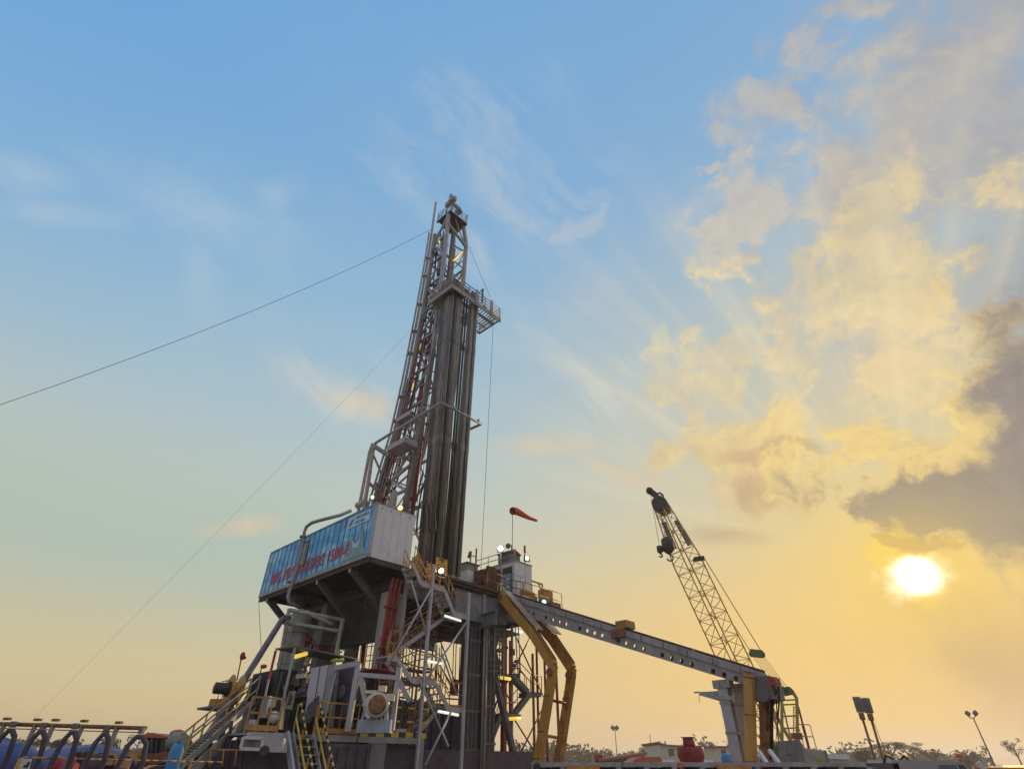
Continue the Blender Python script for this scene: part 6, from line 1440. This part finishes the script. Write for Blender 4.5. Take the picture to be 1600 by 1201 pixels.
tag(MB().lathe(P(1130, 1187, Y=40), X_, [(-.05, .2), (0, .36), (.95, .36), (1.0, .2)], 18).build('blue_drum', m_cyl, None, P(1136, 1190, Y=40)), 'blue drum lying beside the grey support legs', 'drum')
for x0, x1, lb in ((1036, 1053, 'left of the small white boards leaning before the pale building'), (1100, 1115, 'right of the small white boards leaning before the pale building')):
    tag(MB().prism([P(x0, 1185.5, Y=50), P(x1, 1186, Y=50), P(x1 + 1, 1193, Y=49.6), P(x0 - 1, 1193, Y=49.6)], Y_ * .06).build('white_board', m_white2, None, P((x0 + x1) / 2, 1193, Y=50)), lb, 'board')
t = thing('orange_truck', 'low orange truck with a lit amber light bar at the lower right corner', 'truck', Vector((P(1580, 1197, Y=36).x, 36, 0)))
xa = P(1562, 1197, Y=36).x; sbox(MB(), xa, xa + 3.2, 36, 38, .4, P(1580, 1197.2, Y=36).z).build('body', m_orange, t); sbox(MB(), xa + .6, xa + 2.4, 36.1, 36.5, P(1580, 1197.2, Y=36).z + .003, P(1580, 1196, Y=36).z + .05).build('light_bar', e_amber, t)
for x in (xa + .5, xa + 2.6): MB().lathe(Vector((x, 35.9, .4)), Y_, [(0, .2), (0, .4), (.3, .4)], 16).build('wheel', m_black, t)

# ================================================================== TREES
def leaf_cloud(mb, c, r, n, s):
    for _ in range(n):
        d = Vector((random.gauss(0, 1), random.gauss(0, 1), random.gauss(0, 1))).normalized() * (random.random() ** .4)
        p = c + Vector((d.x * r[0], d.y * r[1], d.z * r[2])); a = Vector((random.gauss(0, 1), random.gauss(0, 1), random.gauss(0, 1))).normalized(); b = a.orthogonal().normalized(); k = s * random.uniform(.5, 1.3)
        mb.add([p - a * k, p + b * k * .6, p + a * k, p - b * k * .6], [(0, 1, 2, 3)], False)
def tree(kind, label, loc, H, mt, group):
    t = thing({'flat': 'rain_tree', 'round': 'broadleaf_tree', 'bare': 'sparse_tree'}[kind], label, 'tree', loc, group); loc = Vector(loc)
    tr = MB(); cr = MB()
    if kind == 'flat':
        tr.pipe([loc, loc + Z * H * .3, loc + Vector((.3, 0, H * .5))], [H * .04, H * .03, H * .022], 7)
        for k in range(7):
            a = k * .9 + random.random(); e = loc + Vector((math.cos(a) * H * .5 * random.uniform(.5, 1), math.sin(a) * H * .4, H * random.uniform(.76, .92)))
            tr.pipe([loc + Vector((.3, 0, H * .5)), (loc + Vector((.3, 0, H * .5))).lerp(e, .5) + Z * H * .03, e], [H * .02, H * .012, H * .005], 5); leaf_cloud(cr, e, (H * .24, H * .22, H * .07), 260, H * .020)
    elif kind == 'round':
        tr.pipe([loc, loc + Z * H * .45], [H * .04, H * .025], 7)
        for k in range(9):
            e = loc + Vector((random.uniform(-.34, .34) * H, random.uniform(-.3, .3) * H, H * random.uniform(.4, .85))); tr.pipe([loc + Z * H * .4, e], [H * .015, H * .005], 5); leaf_cloud(cr, e, (H * .19, H * .18, H * .15), 280, H * .024)
    else:
        tr.pipe([loc, loc + Z * H * .5, loc + Z * H * .9], [H * .03, H * .02, H * .006], 6)
        for k in range(12):
            z = H * random.uniform(.35, .85); a = random.random() * 6.3; e = loc + Vector((math.cos(a) * H * .25, math.sin(a) * H * .25, z + H * .18)); tr.pipe([loc + Z * z, e], [H * .01, H * .003], 4); leaf_cloud(cr, e, (H * .10, H * .1, H * .08), 70, H * .02)
    tr.build('trunk', m_bark, t); cr.build('crown', mt, t); return t
def G0(x, d): return Vector((P(x, 1192, Y=d).x, d, 0))
def Hh(y, d): return P(800, y, Y=d).z
spots = [('flat', 1397, 1155, 150, 'rain tree with a wide flat crown right of the twin floodlights, leftmost of three'), ('flat', 1428, 1158, 150, 'rain tree with a split flat crown, middle of three beyond the grey van'), ('flat', 1459, 1168, 140, 'lower rain tree with a drooping crown, rightmost of three beyond the grey van'),
         ('round', 1352, 1166, 120, 'round hazy tree behind the feet of the twin floodlights'), ('round', 1522, 1172, 140, 'bushy round tree just right of the person in the red helmet'), ('bare', 1596, 1152, 130, 'sparse tree cut by the right edge of the picture'),
         ('round', 1013, 1164, 150, 'round hazy tree joining the left end of the pale building'), ('round', 992, 1170, 170, 'smaller hazy tree left of the pale building tree'), ('bare', 935, 1172, 200, 'sparse pointed tree above the far tree line right of the yellow arms'),
         ('round', 94, 1148, 90, 'dark rounded tree behind the second and third steel hoops'), ('round', 152, 1150, 110, 'hazy tree above the middle blue cover'), ('bare', 205, 1146, 80, 'feathery sparse tree behind the loader'), ('round', 22, 1147, 100, 'hazy tree above the left blue cover'), ('flat', 60, 1152, 120, 'low hazy spreading tree between the first two steel hoops'),
         ('bare', 884, 1168, 210, 'sparse hazy tree just right of the farther yellow arm'), ('round', 1250, 1178, 160, 'small hazy tree behind the crane gantry')]
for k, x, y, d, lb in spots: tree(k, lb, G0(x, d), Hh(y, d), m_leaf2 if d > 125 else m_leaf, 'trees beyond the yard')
# the far wood that reads as one mass
wd = MB()
for k in range(520):
    x = random.uniform(-160, 170); d = random.uniform(230, 330); hgt = random.uniform(4.5, 9.0) * (1.0 + .25 * math.sin(x * .11))
    leaf_cloud(wd, Vector((x * d / 230, d, hgt * .5)), (random.uniform(3, 6), 4, hgt * .5), 44, .95)
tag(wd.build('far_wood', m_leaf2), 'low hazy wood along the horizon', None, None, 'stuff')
# haze: one closed volume round the yard, the sky wholly outside
hz = MB(); hz.hexa([Vector(p) for p in ((-3100, -700, -1), (3100, -700, -1), (3100, 4600, -1), (-3100, 4600, -1), (-3100, -700, 58), (3100, -700, 58), (3100, 4600, 58), (-3100, 4600, 58))])
hm = bpy.data.materials.new('haze_air'); hm.use_nodes = True; hn = hm.node_tree; hn.nodes.clear()
ho = hn.nodes.new('ShaderNodeOutputMaterial'); hv = hn.nodes.new('ShaderNodeVolumePrincipled')
hv.inputs['Color'].default_value = (.95, .90, .85, 1); hv.inputs['Density'].default_value = .0006; hv.inputs['Anisotropy'].default_value = .35
hn.links.new(hv.outputs[0], ho.inputs['Volume'])
tag(hz.build('haze', hm), None, None, None, 'stuff')
